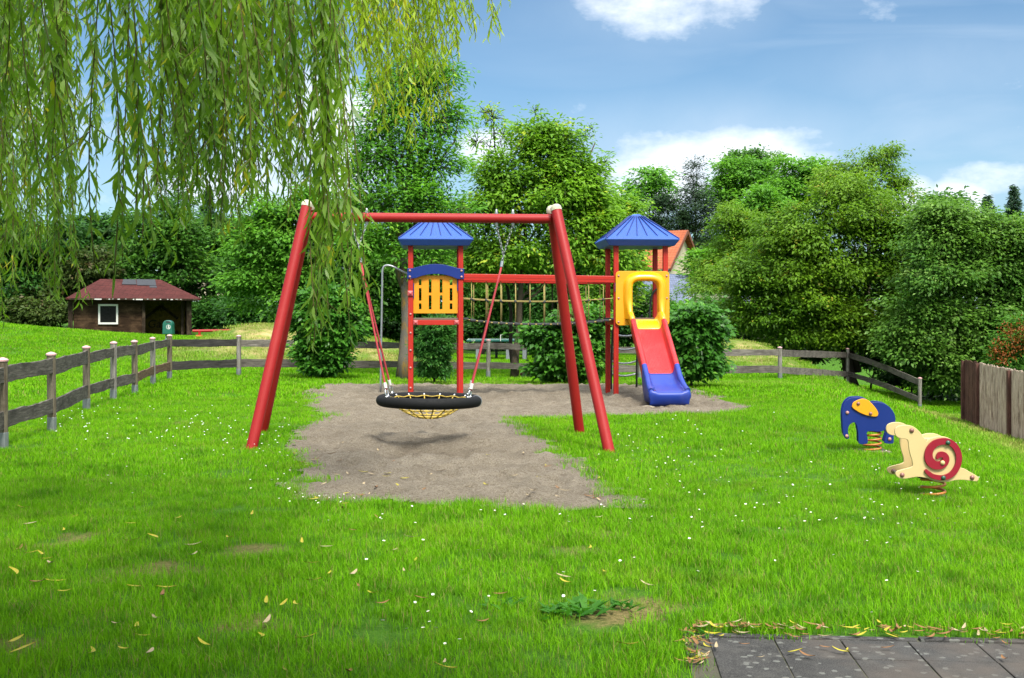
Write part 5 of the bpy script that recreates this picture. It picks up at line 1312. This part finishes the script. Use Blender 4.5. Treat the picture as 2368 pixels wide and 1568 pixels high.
# the right-hand side
tree('spreading_tree', 'wide spreading olive green tree with leaning dark trunk behind the fence at right', 1975, 41, 
     [(1930,620,130,110),(1820,640,110,100),(2050,610,110,110),(1760,720,95,75),(1880,540,110,80),(2000,500,100,80),(2080,540,80,80),(1720,640,70,80),(1900,730,110,70),(2020,720,90,80),(1950,450,70,50),(1830,560,80,70),(2100,660,60,80),(1830,770,90,45),(1960,790,80,40),(2060,790,70,45)],
     58000, .155, LM['olive'], BARKD, .24, .46, .42, 22, 501, trunk_top=(1900, 600, 41), droop=.50, limbs=60, shell=.6, flat=.7, nb=32,
     forks=(([(1985,860),(1965,800),(1920,760),(1860,700),(1800,660)], .13), ([(1975,810),(1990,720),(2010,640),(2030,560)], .11), ([(1940,770),(1900,690),(1905,600),(1925,520),(1945,480)], .08)))
tree('grey_green_tree', 'big grey green leafy tree hanging over the board fence at right', 2260, 37.5,
     [(2180,640,110,100),(2290,620,100,100),(2120,740,95,80),(2230,760,110,90),(2330,720,90,90),(2160,560,80,70),(2260,540,80,60),(2340,600,70,80),(2140,820,80,55),(2260,850,90,55),(2400,640,80,110),(2180,880,60,40),(2090,800,60,50),(2180,500,50,45)],
     58000, .15, LM['greyg'], BARKD, .2, .5, .40, 22, 511, trunk_top=(2240, 640, 37.5), droop=.4, limbs=50, shell=.6, nb=32)
tree('birch_tree', 'slender birch with drooping top standing highest behind the spreading tree', 2000, 62, [(1990,400,55,50),(2040,380,45,40),(1960,450,60,60),(2070,420,28,45),(2030,460,60,60),(1920,420,40,45),(2060,362,26,16)],
     9000, .20, LM['olive'], BARK, .16, .4, .42, 14, 521, trunk_top=(2020, 380, 62), droop=.8, limbs=30, shell=.9)
tree('willow_leaved_tree', 'loose pale yellowish tree left of the spreading tree', 1700, 55, [(1690,560,55,60),(1660,620,60,60),(1720,620,60,70),(1640,680,55,50),(1740,530,50,50),(1690,500,40,35)], 11000, .18, LM['olive'], BARK, .12, .4, .42, 16, 531, limbs=20, droop=.6, shell=.7)
tree('round_bush', 'round bright green bush beside the gable of the orange roofed house', 1612, 68, [(1618,615,32,32),(1640,605,26,26),(1622,645,36,28)], 5000, .2, LM['bright'], BARKD, .1, .6, .35, 20, 541, cat='bush')
tree('young_tree', 'small light green tree in front of the blue grey roof', 1645, 50, [(1640,680,42,40),(1680,660,40,50),(1620,720,40,30),(1660,630,20,26)], 4200, .16, LM['olive'], BARKD, .06, .45, .32, 14, 551, droop=.6, shell=.9)
for i, (px, py, rx, ry, lab) in enumerate(((1650,735,85,50,'elder bush with cream blossom right behind the slide shrub'),(1780,775,95,45,'low elder hedge with few cream blossoms behind the fence'),(1500,715,60,40,'blossoming bush seen through the slide opening'),(1560,790,60,40,'shaded bush low between slide and elder'))):
    rt = tree('elder_bush', lab, px, 45+i, [(px-rx*.4, py, rx*.6, ry), (px+rx*.4, py+5, rx*.6, ry*.9), (px, py-ry*.5, rx*.5, ry*.6)], 8500, .13, LM['mid'], BARKD, .06, .45, .35, 20, 560+i*3, 'elder bushes behind the fence', cat='bush')
    r = np.random.default_rng(570+i); k = 42 if i in (0, 2) else 14; c = []
    for q in range(k):
        a = P(px+r.uniform(-.85, .85)*rx, py+r.uniform(-1.0, .5)*ry, 45+i-rx*.6*45/F*r.uniform(.4, 1.0)); c.append(np.array(a)+r.normal(size=(26, 3))*np.array([.11, .11, .05]))
    c = np.concatenate(c); n_ = len(c); v, f = leaf_quads(c, r.normal(size=(n_, 3)), r.normal(size=(n_, 3))+np.array([0, 0, 1]), np.full(n_, .06), np.full(n_, .05)); np_mesh('blossom', v, f, LM['flower'], rt)
G4 = 'deep shade bushes under the big trees at right'
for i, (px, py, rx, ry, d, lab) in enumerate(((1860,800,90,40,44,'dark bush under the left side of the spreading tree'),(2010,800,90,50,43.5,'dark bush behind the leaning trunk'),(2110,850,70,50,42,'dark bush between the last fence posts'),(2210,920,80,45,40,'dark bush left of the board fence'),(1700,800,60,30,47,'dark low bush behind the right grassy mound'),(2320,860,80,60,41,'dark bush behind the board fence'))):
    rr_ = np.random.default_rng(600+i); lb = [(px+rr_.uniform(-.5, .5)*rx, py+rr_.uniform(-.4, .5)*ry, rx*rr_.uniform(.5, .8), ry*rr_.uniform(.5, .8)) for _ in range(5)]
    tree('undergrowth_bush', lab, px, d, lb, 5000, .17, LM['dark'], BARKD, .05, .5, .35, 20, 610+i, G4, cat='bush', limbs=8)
bd_ = 34.5; rt = tree('rowan_bush', 'bush with rusty orange bloom above the board fence at the right edge', 2350, bd_, [(2345,800,45,45),(2390,790,60,60),(2320,830,35,30)], 5500, .12, LM['mid'], BARKD, .06, .45, .28, 18, 640, cat='bush')
r = np.random.default_rng(641); c = np.concatenate([np.array(P(a, b, bd_-.75+r.uniform(-.2, .2)))+r.normal(size=(60, 3))*np.array([.10, .08, .14]) for a, b in ((2310,795),(2322,810),(2338,770),(2350,785),(2362,755),(2372,765),(2345,812),(2366,800),(2300,815),(2330,760),(2380,785),(2318,832))])
n_ = len(c); v, f = leaf_quads(c, r.normal(size=(n_, 3)), r.normal(size=(n_, 3)), np.full(n_, .07), np.full(n_, .045)); np_mesh('blossom', v, f, LM['rust'], rt)
# tree line on the rise beyond
G5 = 'far trees on the rise to the right'
FT = [(1500,98,[(1490,430,50,40),(1520,415,38,30),(1470,470,45,40),(1530,460,40,40)],'ash','open dark green tree left of the far pines',4200,.9),
      (1700,100,[(1690,420,55,55),(1730,400,45,45),(1660,450,45,45),(1710,470,60,45),(1745,440,40,50)],'bright','bright green round far tree with the tallest crown beside the pines',9000,.5),
      (1745,104,[(1735,372,30,28),(1700,365,28,18),(1770,410,30,40),(1755,360,16,18)],'mid','dark green tree top rising behind the bright far tree',3800,.7),
      (1795,106,[(1790,385,34,32),(1800,430,40,40),(1770,375,18,20)],'greyg','thin greyish far tree with sky between its leaves',1500,1.0),
      (1850,92,[(1850,410,50,45),(1890,400,40,35),(1830,450,60,45),(1880,460,55,45),(1910,430,30,40)],'bright','light green far tree in the middle of the rise',8000,.6),
      (1770,84,[(1770,480,55,45),(1800,510,60,45),(1730,500,45,40)],'bright','lower light green far tree in front of the rise',7000,.5),
      (2185,82,[(2180,470,42,32),(2210,490,40,30),(2150,490,30,25),(2190,520,60,40)],'mid','rounded far tree with see-through crown at right',3600,.8)]
for i, (px, d, lb, mt, lab, n, sh) in enumerate(FT):
    tree('far_tree', lab, px, d, lb+[(px, 580, 60, 60)], n, .34, LM[mt], BARKD, .2, .55, .65, 18, 700+i*5, G5, limbs=16, shell=sh)
for i, (px, d, lb, lab) in enumerate(((1530, 96, [(1530,500,45,45),(1510,540,50,50),(1560,530,50,60),(1545,470,25,25)], 'dark pine clump above the orange roof'), (1610, 95, [(1610,490,50,50),(1640,530,45,60),(1590,550,50,55),(1600,450,30,25),(1630,580,40,40)], 'dark pine clump right of the slide tower roof'), (1612, 101, [(1612,385,22,16),(1606,410,20,14),(1618,430,22,16),(1608,450,24,16)], 'thin dark pine top behind the bright far tree'))):
    tree('pine_tree', lab, px, d, lb+[(px, 610, 45, 40)] if i < 2 else lb, 9000 if i < 2 else 1100, .26, LM['pine'], BARKD, .2, .30, .55, 20, 750+i*5, 'dark pines on the rise', limbs=10, shell=.6)
def conifer(label, px, top, bot, wpx, d, mat, seed, n=70, grp='spruces at the edges of the view'):
    r = np.random.default_rng(seed); x = (px-CX)*d/F; zt_ = EYE-(top-HY)*d/F; zb_ = tz(x, d); root = thing('spruce_tree', label, 'tree', (x, d, zb_), grp)
    MB().tube([(x, d, zb_-.2), (x, d, zt_)], [.22, .02], 8).build('trunk', BARKD, root, smooth=True)
    H_ = zt_-(EYE-(bot-HY)*d/F); R_ = wpx*d/F; C_ = []; D__ = []
    for k in range(n):
        t_ = (k/n)**.8; z = zt_-H_*t_; rad = R_*(.08+.92*t_)*r.uniform(.6, 1.1)
        for a in r.random(7)*6.283:
            s_ = np.linspace(.1, 1, 16); p = np.stack([x+np.cos(a)*rad*s_, d+np.sin(a)*rad*s_, z-.32*rad*s_+.12*rad*s_**3], 1)+r.normal(size=(16, 3))*.06
            C_.append(p); D__.append(np.tile([np.cos(a), np.sin(a), -.35], (16, 1))+r.normal(size=(16, 3))*.5)
    C_ = np.concatenate(C_); D__ = np.concatenate(D__); n_ = len(C_); v, f = leaf_quads(C_, D__, r.normal(size=(n_, 3))*.5+np.array([0, 0, 1]), r.uniform(.2, .42, n_), r.uniform(.06, .12, n_)); np_mesh('crown', v, f, mat, root)
conifer('blue green spruce with sharp top furthest right of the far conifers', 2345, 432, 600, 46, 88, LM['spruce'], 801, 50)
conifer('blue green spruce with thin tip left of the sharp one at right', 2283, 455, 600, 50, 90, LM['spruce'], 802, 50)
conifer('broad dark spruce low between the far conifers at right', 2315, 500, 620, 60, 86, LM['spruce'], 803, 50)
conifer('dark spruce tip behind the wood seen under the willow', 482, 440, 600, 50, 80, LM['spruce'], 804, 50)
tree('golden_tree', 'yellow green tree at the right edge above the grey green tree', 2375, 58, [(2370,560,45,35),(2395,530,45,40),(2350,600,40,30)], 4000, .2, LM['gold'], BARKD, .1, .5, .4, 18, 811)
# closing belt of the wood so that no gap shows between the trunks
for i, px in enumerate(range(-160, 2700, 150)):
    d = 112+8*math.sin(i*2.1); top_ = 560-40*math.sin(i*1.7)
    if 1400 < px < 1640: top_ = 640
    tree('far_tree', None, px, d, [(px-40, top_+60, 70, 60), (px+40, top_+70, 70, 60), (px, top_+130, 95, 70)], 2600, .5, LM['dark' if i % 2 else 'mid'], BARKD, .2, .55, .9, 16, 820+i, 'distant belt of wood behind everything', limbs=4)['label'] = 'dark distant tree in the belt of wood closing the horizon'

# the shrubs on the lawn
def shrub(label, px, d, lobes, n, L, mat, seed, asp=.6, name='shrub', droop=.45, stems=7, cl_r=.16, per=9, shell=.5):
    r = np.random.default_rng(seed); rt = tree(name, label, px, d, lobes, int(n*1.6), L*1.12, mat, BARKD, .035, asp, cl_r, per, seed, None, cat='shrub', droop=droop, limbs=12, shell=shell, depth=.95, twig=.005, ext=.3, nb=34)
    return rt
shrub('big round leafy shrub in front of the fence left of the swing ropes', 742, 26.3, [(745,740,60,55),(790,770,45,55),(710,760,45,55),(760,700,50,35),(740,815,55,45),(720,700,30,30),(800,720,28,25),(770,830,38,30),(748,848,34,24),(720,838,34,26)], 8200, .115, LM['shrub'], 901)
shrub('dense dark evergreen shrub seen between the left tower posts', 1003, 25.3, [(1005,790,40,50),(1000,835,36,32),(1010,755,32,25),(985,800,26,40),(1022,810,24,40),(990,858,26,18),(1018,858,24,18)], 9000, .075, LM['privet'], 911, asp=.35, cl_r=.11, per=12)
shrub('large loose shrub behind the right swing legs', 1300, 25.6, [(1300,800,60,50),(1350,790,50,60),(1260,790,45,45),(1320,745,55,35),(1290,840,50,35),(1350,840,45,35),(1240,775,28,26),(1370,740,30,30),(1270,858,40,22),(1320,862,44,20),(1365,855,36,22)], 8200, .115, LM['shrub'], 921)
shrub('large bright round shrub right of the slide', 1598, 23.4, [(1600,780,60,60),(1570,750,40,40),(1640,760,34,42),(1600,730,50,30),(1620,820,45,45),(1575,830,40,40),(1600,858,42,24),(1565,855,34,24),(1640,850,36,26)], 7600, .115, LM['shrub'], 931, droop=.6)

# ------------------------------------------------------------------ weeping willow
LM['willow'] = leafmat('willow_leaf', (.055, .145, .012), (.24, .39, .030), (.50, .45, .03), .08, trans=.52, rough=.4, spec=.35, clump=1.3, tip_s=2.5)
LM['willow_y'] = leafmat('young_willow_leaf', (.17, .32, .014), (.44, .52, .022), (.58, .48, .03), .09, trans=.55, rough=.4, spec=.35, clump=1.1, tip_s=2.5)
M['twig'] = pmat('willow_twig', (.13, .115, .03), .7, .3, .15, 8, .1, 60, .2, 60, .001)
WB = [(-40,720,7.3,6),(10,700,7.3,6),(45,600,6.8,6),(75,640,7.8,6),(110,690,7.3,5),(150,690,7.3,5),(165,600,8.3,6),(190,500,7.0,4),(120,560,9.3,6),(60,560,9.3,6),(20,480,5.5,5),(90,420,4.0,2),(-20,520,5.8,5),(140,400,5.0,4),
      (205,330,6.5,3),(272,480,6.0,3),(285,645,3.7,2),(300,560,4.0,2),(318,600,3.8,2),(345,130,7.0,2),(385,470,5.0,4),(400,480,5.0,4),(420,400,6.0,5),(440,440,5.5,5),(460,480,7.0,5),
      (480,420,5.0,5),(500,500,5.5,5),(520,520,6.0,5),(540,540,5.0,5),(560,480,6.0,5),(590,400,6.0,5),(610,450,6.5,5),(640,490,6.0,5),(670,480,6.5,5),(690,430,7.0,3),(750,560,6.5,2),
      (757,815,5.0,3),(770,800,5.0,3),(782,745,5.2,3),(800,690,5.2,3),(790,640,6.0,2),(450,250,4.5,4),(520,300,5.0,6),(580,280,4.6,4),(650,300,5.0,6),(700,330,5.0,6),(420,230,5.5,5),(480,160,4.4,4),(735,300,5.5,2),
      (30,260,4.6,5),(110,240,4.8,3),(170,200,5.2,4),(0,150,4.0,4)]
WY = [(812,300,8,4),(830,240,8,4),(850,220,8.5,5),(870,200,8,5),(900,270,8.5,5),(915,330,8.5,4),(932,345,8.5,3),(960,250,8,5),(985,290,8.5,3),(1005,250,9,4),(1040,170,8.5,5),(1065,150,8.5,4),(1085,100,9,3),(1112,96,9,3),(1142,66,9,2),(1170,84,9,2),(880,120,8,6),(930,140,8.5,6),(980,130,8.6,6),(1030,90,9,5),(1080,40,9,4)]
wt = thing('willow_tree', 'weeping willow with long leafy strands hanging over the lawn from top left', 'tree', (-6.2, 3.4, 0))
WR = np.random.default_rng(77)
def strand(p0, p1, r, dens, L0, sway):
    """leaves along one drooping twig"""
    Ln = float(np.linalg.norm(p1-p0)); n = max(6, int(Ln*dens)); t_ = np.linspace(.02, 1, n)
    ph = r.random(2)*6.28; am = min(sway*Ln, .075)
    path = p0+(p1-p0)*t_[:, None]
    path[:, 0] += am*np.sin(t_*2.6+ph[0])*t_; path[:, 1] += am*np.sin(t_*2.2+ph[1])*t_
    a = np.arange(n)*2.4+r.random()*6; sp = r.uniform(.25, .75, n)
    d = np.stack([np.cos(a)*sp, np.sin(a)*sp, -np.ones(n)*r.uniform(.75, 1.2, n)], 1); L = L0*r.uniform(.6, 1.25, n)*(1-.35*t_**4)
    return path, d, L
def willow_leaves(name, items, mat):
    c = np.concatenate([i[0] for i in items]); d = np.concatenate([i[1] for i in items]); L = np.concatenate([i[2] for i in items])
    d = d/np.linalg.norm(d, axis=1, keepdims=True); N_ = len(c); nn = WR.normal(size=(N_, 3)); s = np.cross(d, nn); s /= np.linalg.norm(s, axis=1, keepdims=True); n2 = np.cross(s, d)
    Wd = (L*WR.uniform(.14, .22, N_))[:, None]; L = L[:, None]; cv = WR.uniform(-.22, .22, N_)[:, None]
    q = lambda t_, k: (c+d*L*t_+n2*L*cv*t_*t_*1.4+s*L*.10*np.sin(t_*3)*np.sign(cv)+s*Wd*k)
    v = np.stack([c, q(.3, .45), q(.3, -.45), q(.62, .42), q(.62, -.42), q(1.0, 0)], 1).reshape(-1, 3); o = np.arange(N_)*6
    np_mesh(name, v, [np.stack([o, o+1, o+2], 1), np.stack([o+3, o+5, o+4], 1), np.stack([o+1, o+3, o+4, o+2], 1)], mat, wt)
def hang(lst, lean, top, dens, L0, jit):
    items = []; tw = MB()
    for px, yb, d, k in lst:
        for i in range(k):
            dd = d+WR.normal()*.35; x_ = px+WR.normal()*jit; y_ = yb-abs(WR.normal())*.22*min(400, yb+250)*(i > 0)
            p1 = np.array(P(x_, y_, dd)); p0 = np.array(P(x_-lean*WR.uniform(.6, 1.4), top-WR.random()*160, dd-.25*WR.random()))
            pa, dr_, L = strand(p0, p1, WR, dens, L0, .06); items.append((pa, dr_, L)); tw.tube([tuple(q) for q in pa[::4]]+[tuple(pa[-1])], [.0024]*len(pa[::4])+[.001], 4)
            for s_ in range(int(len(pa)/16)):            # short side twigs
                j = int(WR.integers(4, len(pa))); e = pa[j]+np.array([WR.normal()*.07, WR.normal()*.07, -WR.uniform(.08, .26)*min(1, dd/6.5)])
                q, dq, Lq = strand(pa[j], e, WR, dens*1.1, L0*.9, .03); items.append((q, dq, Lq)); tw.tube([tuple(pa[j]), tuple(e)], [.002, .001], 4)
    return items, tw
it, tw = hang([(a_, b_, c_, k_+(1 if 360 < a_ < 690 and b_ < 520 else 0)) for a_, b_, c_, k_ in WB], 30, -230, 42, .098, 16); 
it2, tw2 = hang(WY, 75, -170, 42, .100, 15)
# crown overhead and behind the viewer (it shades the lawn)
ov = []
for i in range(1300):
    x_ = WR.uniform(-8.5, 1.2); y_ = WR.uniform(-3.5, 3.0-.2*max(0, x_+3)); zt_ = WR.uniform(3.6, 5.6); zl = max(1.75+.30*max(y_, 0)+WR.uniform(0, .8), 2.2)
    if zt_ < zl+.3: continue
    q = strand(np.array([x_, y_, zt_]), np.array([x_+WR.normal()*.1, y_+WR.normal()*.1, zl]), WR, 24, .15, .03); ov.append(q)
LBo = [(np.array(c_), np.array(r_)) for c_, r_ in (((-3.4, .9, 5.2), (3.0, 2.0, 1.1)), ((-1.0, .4, 5.2), (2.0, 2.0, 1.0)), ((-5.6, 1.8, 5.0), (2.4, 2.0, 1.1)), ((-2.6, -1.2, 5.2), (3, 2, 1.0)), ((.3, .4, 4.9), (1.2, 1.6, .8)), ((-3.0, 1.6, 4.5), (2.4, 1.2, .7)))]
v_, f_, c_ = crown(LBo, 56000, .165, .22, .35, 24, 990, .6, .6, .5, 30); np_mesh('overhead_crown', v_, f_, LM['willow'], wt)
willow_leaves('hanging_foliage', it, LM['willow']); willow_leaves('young_foliage', it2, LM['willow_y']); willow_leaves('overhead_foliage', ov, LM['willow'])
tw.build('hanging_twigs', M['twig'], wt, smooth=True); tw2.build('young_twigs', M['twig'], wt, smooth=True)
tk = wig((-6.2, 3.4, -.2), (-5.4, 3.7, 4.2), 8, .015, WR); MB().tube([tuple(q) for q in tk], list(np.linspace(.42, .26, 8)), 16).build('trunk', BARK, wt, smooth=True)
lm = MB()
for e in ((-3.2, 6.0, 4.9), (-1.2, 6.6, 4.6), (-4.5, 5.5, 5.4), (-2.2, 4.2, 5.6), (-1.4, 8.2, 4.75), (.1, 8.9, 4.25), (-3.5, 1.0, 5.8), (-6.5, 6.5, 5.4), (-2.0, -1.5, 5.9), (-5.0, -2.5, 5.8), (-7.8, 1.0, 5.5)):
    lm.tube([tuple(q) for q in wig(tk[-1]-np.array([0, 0, WR.uniform(0, .8)]), e, 8, .03, WR)], list(np.linspace(.13, .02, 8)), 8)
lm.build('branches', BARK, wt, smooth=True)

# ------------------------------------------------------------------ daisies, fallen leaves, weeds
DY = pmat('daisy_petal', (.80, .80, .76), .7, .2, .03, 5, .02, 50, 0); DC = pmat('daisy_eye', (.75, .50, .03), .7, .2, .03, 5, .02, 50, 0); DS = pmat('daisy_stalk', (.10, .26, .03), .7, .2, .05, 5, .02, 50, 0)
def flower(name):
    m = MB(); m.cm = 0
    for k in range(9):
        a = 2*math.pi*k/9; c, s_ = math.cos(a), math.sin(a); w_ = .0052
        m.add([(c*.003-s_*w_*.5, s_*.003+c*w_*.5, .001), (c*.003+s_*w_*.5, s_*.003-c*w_*.5, .001), (c*.013+s_*w_, s_*.013-c*w_, .004), (c*.0165, s_*.0165, .004), (c*.013-s_*w_, s_*.013+c*w_, .004)], [(0, 1, 2, 3, 4)])
    m.cm = 1; m.dome((0, 0, .001), .0052, h=.003, n=7); m.cm = 2; m.tube([(0, 0, -.09), (0, 0, .001)], .0014, 4)
    return m.build(name, [DY, DC, DS])
ZN = [((1050,1060), 45, 20), ((470,1010), 120, 45), ((820,1010), 25, 14), ((1030,1030), 20, 20)]
dp = []
DR = np.random.default_rng(31)
for (px, py), sx_, sy_, k in (((160,985),50,30,35),((430,1000),150,35,75),((600,1040),60,25,22),((655,1090),22,30,20),((690,1140),40,14,16),((735,1165),60,12,18),((1480,1080),60,40,24),((1560,1030),90,40,30),((1700,1100),140,50,40),
       ((1900,1190),160,50,42),((2080,1120),90,40,26),((2250,1200),110,50,26),((1950,1330),200,60,20),((1100,1200),180,25,18),((1000,1480),60,40,16),((1120,1350),120,60,12),((2200,1060),80,30,16),((350,1150),80,30,6),((860,1310),50,40,5),((1650,1240),200,40,18)):
    for _ in range(k): dp.append((px+DR.normal()*sx_, py+DR.normal()*sy_))
d0 = flower('daisy'); first = True; far = []
allp = []
for px, py in dp:
    if py < 900 or py > 1560: continue
    q = hit(px, py+6, 4, 30)
    if q.y < 7.5 and DR.random() < .5: continue
    if bool(in_poly(q.x, q.y, SAND)) or bool(in_pave(q.x, q.y, .03)) or abs(q.x) > .46*q.y: continue
    allp.append(q)
allp.sort(key=lambda v: v.y)
for q in allp[:300]:
    o = d0 if first else d0.copy()
    if not first: COL.objects.link(o)
    first = False; tag(o, 'tiny white daisy with yellow eye blooming in the lawn grass', 'daisy', 'daisies scattered over the lawn')
    o.location = (q.x, q.y, q.z+DR.uniform(.062, .085)); k = DR.uniform(.38, .6); o.scale = (k, k, 1); o.rotation_euler = (DR.normal()*.25-.0, DR.normal()*.25, DR.random()*6)
if len(allp) > 300:
    m = MB()
    for q in allp[300:]: m.dome((q.x, q.y, q.z+.07), .010, h=.006, n=6)
    tag(m.build('distant_daisies', DY), 'specks of white daisies in the far lawn', 'daisies', kind='stuff')
FLM = [pmat('yellow_fallen_leaf', (.42, .36, .02), .6, .3, .2, 12, .1, 90, .1, 90, .001), pmat('brown_fallen_leaf', (.24, .115, .04), .7, .3, .25, 12, .1, 90, .2, 90, .001), pmat('pale_fallen_leaf', (.42, .33, .19), .7, .3, .2, 12, .1, 90, .2, 90, .001)]
def fleaf(name, mi, seed):
    r = np.random.default_rng(seed); m = MB(); n = 7; L = .095; vs = []; b = r.uniform(-.35, .35); cu = r.uniform(.003, .010)
    for i in range(n+1):
        t_ = i/n; w_ = .0085*math.sin(math.pi*min(1, t_*.96+.04))**.8+.0006; x = (t_-.5)*L; y = b*L*t_*(1-t_)*2; z = cu*(2*t_-1)**2
        vs += [(x, y-w_, z+.003), (x, y, z), (x, y+w_, z+.003)]
    fs = [(i*3+j, i*3+3+j, i*3+4+j, i*3+1+j) for i in range(n) for j in range(2)]; m.add(vs, fs)
    return m.build(name, FLM[mi], smooth=True)
protos = [fleaf('fallen_leaf', k % 3, 90+k) for k in range(6)]; used_p = set()
KN = ('yellow', 'brown', 'pale straw coloured'); FR_ = np.random.default_rng(55)
def put_leaf(x, y, z, ki, where, grp):
    k = ki+3*int(FR_.integers(0, 2)); o = protos[k] if k not in used_p else protos[k].copy()
    if k in used_p: COL.objects.link(o)
    used_p.add(k); o.location = (x, y, z); s_ = FR_.uniform(.35, .95) if 'edge' in where else FR_.uniform(.65, 1.2); o.scale = (s_, s_, s_); o.rotation_euler = (FR_.normal()*.10, FR_.normal()*.10, FR_.random()*6.28)
    tag(o, 'fallen %s willow leaf %s' % (KN[ki], where), 'fallen leaf', '%s %s' % (KN[ki], grp))
cnt = 0
while cnt < 170:                                        # along the edge of the paving
    u = FR_.random()**1.15*3.0; v = FR_.normal()*.036-.016 if FR_.random() < .85 else FR_.uniform(0, .5)
    if FR_.random() < .14: u, v = FR_.normal()*.03, FR_.uniform(0, .55)
    q = pp(u, v)
    if abs(q.x) > .46*q.y: continue
    put_leaf(q.x, q.y, tz(q.x, q.y)+(.025 if v > .02 else .03+.02*FR_.random()), int(FR_.choice([0, 1, 1, 1, 2])), 'lying on the paving edge', 'leaves along the paving'); cnt += 1
cnt = 0
while cnt < 75:                                        # on the sand, most near its front and left edge
    x, y = FR_.uniform(-2.9, 1.2), 8.9+4.5*FR_.random()**1.8
    if FR_.random() < .3: x, y = FR_.uniform(-2.9, -1.9), FR_.uniform(8.9, 12)
    if not bool(in_poly(x, y, SAND)): continue
    put_leaf(x, y, float(sand_h(x, y))+.012, int(FR_.choice([0, 1, 2, 2])), 'lying on the sand under the swing', 'leaves on the sand'); cnt += 1
cnt = 0
while cnt < 72:                                       # caught in the shaded lawn
    px, py = FR_.uniform(-40, 1500), FR_.uniform(1180, 1568)
    if px > 1050 and FR_.random() < .55: continue
    x, y = gpx(px, py)
    if bool(in_pave(x, y, .02)) or bool(in_poly(x, y, SAND)): continue
    put_leaf(x, y, tz(x, y)+FR_.uniform(.02, .055), int(FR_.choice([0, 0, 1, 2])), 'caught in the lawn grass', 'leaves in the lawn'); cnt += 1
for k in range(6):
    if k not in used_p: put_leaf(*gpx(700+k*30, 1400), .05, k % 3, 'caught in the lawn grass', 'leaves in the lawn')
LM['weed'] = leafmat('weed_leaf', (.02, .11, .010), (.07, .22, .022), None, rough=.5, clump=3)
def weed(px, py, lab, n, L, seed):
    x, y = gpx(px, py); r = np.random.default_rng(seed); a = r.random(n)*6.283; el_ = r.uniform(.15, .9, n); c = np.tile([x, y, tz(x, y)+.01], (n, 1))+r.normal(size=(n, 3))*np.array([.05, .05, .004])
    d = np.stack([np.cos(a), np.sin(a), el_], 1); v, f = leaf_quads(c, d, np.tile([0, 0, 1.0], (n, 1))+r.normal(size=(n, 3))*.2, r.uniform(.6, 1.1, n)*L, r.uniform(.22, .3, n)*L)
    tag(np_mesh('weed_rosette', v, f, LM['weed'], off=(0, 0, 0)), lab, 'weed')
weed(1345, 1415, 'broad leaved weed left of the bare patch near the paving', 46, .12, 1); weed(1290, 1425, 'smaller leafy weed furthest left of the bare patch', 30, .11, 2)
weed(1430, 1408, 'leafy weed just above the bare patch near the paving', 22, .09, 3); weed(1625, 1468, 'tiny weed at the corner of the paving', 16, .06, 4); weed(1160, 1405, 'leafy weed alone in the front lawn', 14, .09, 5)
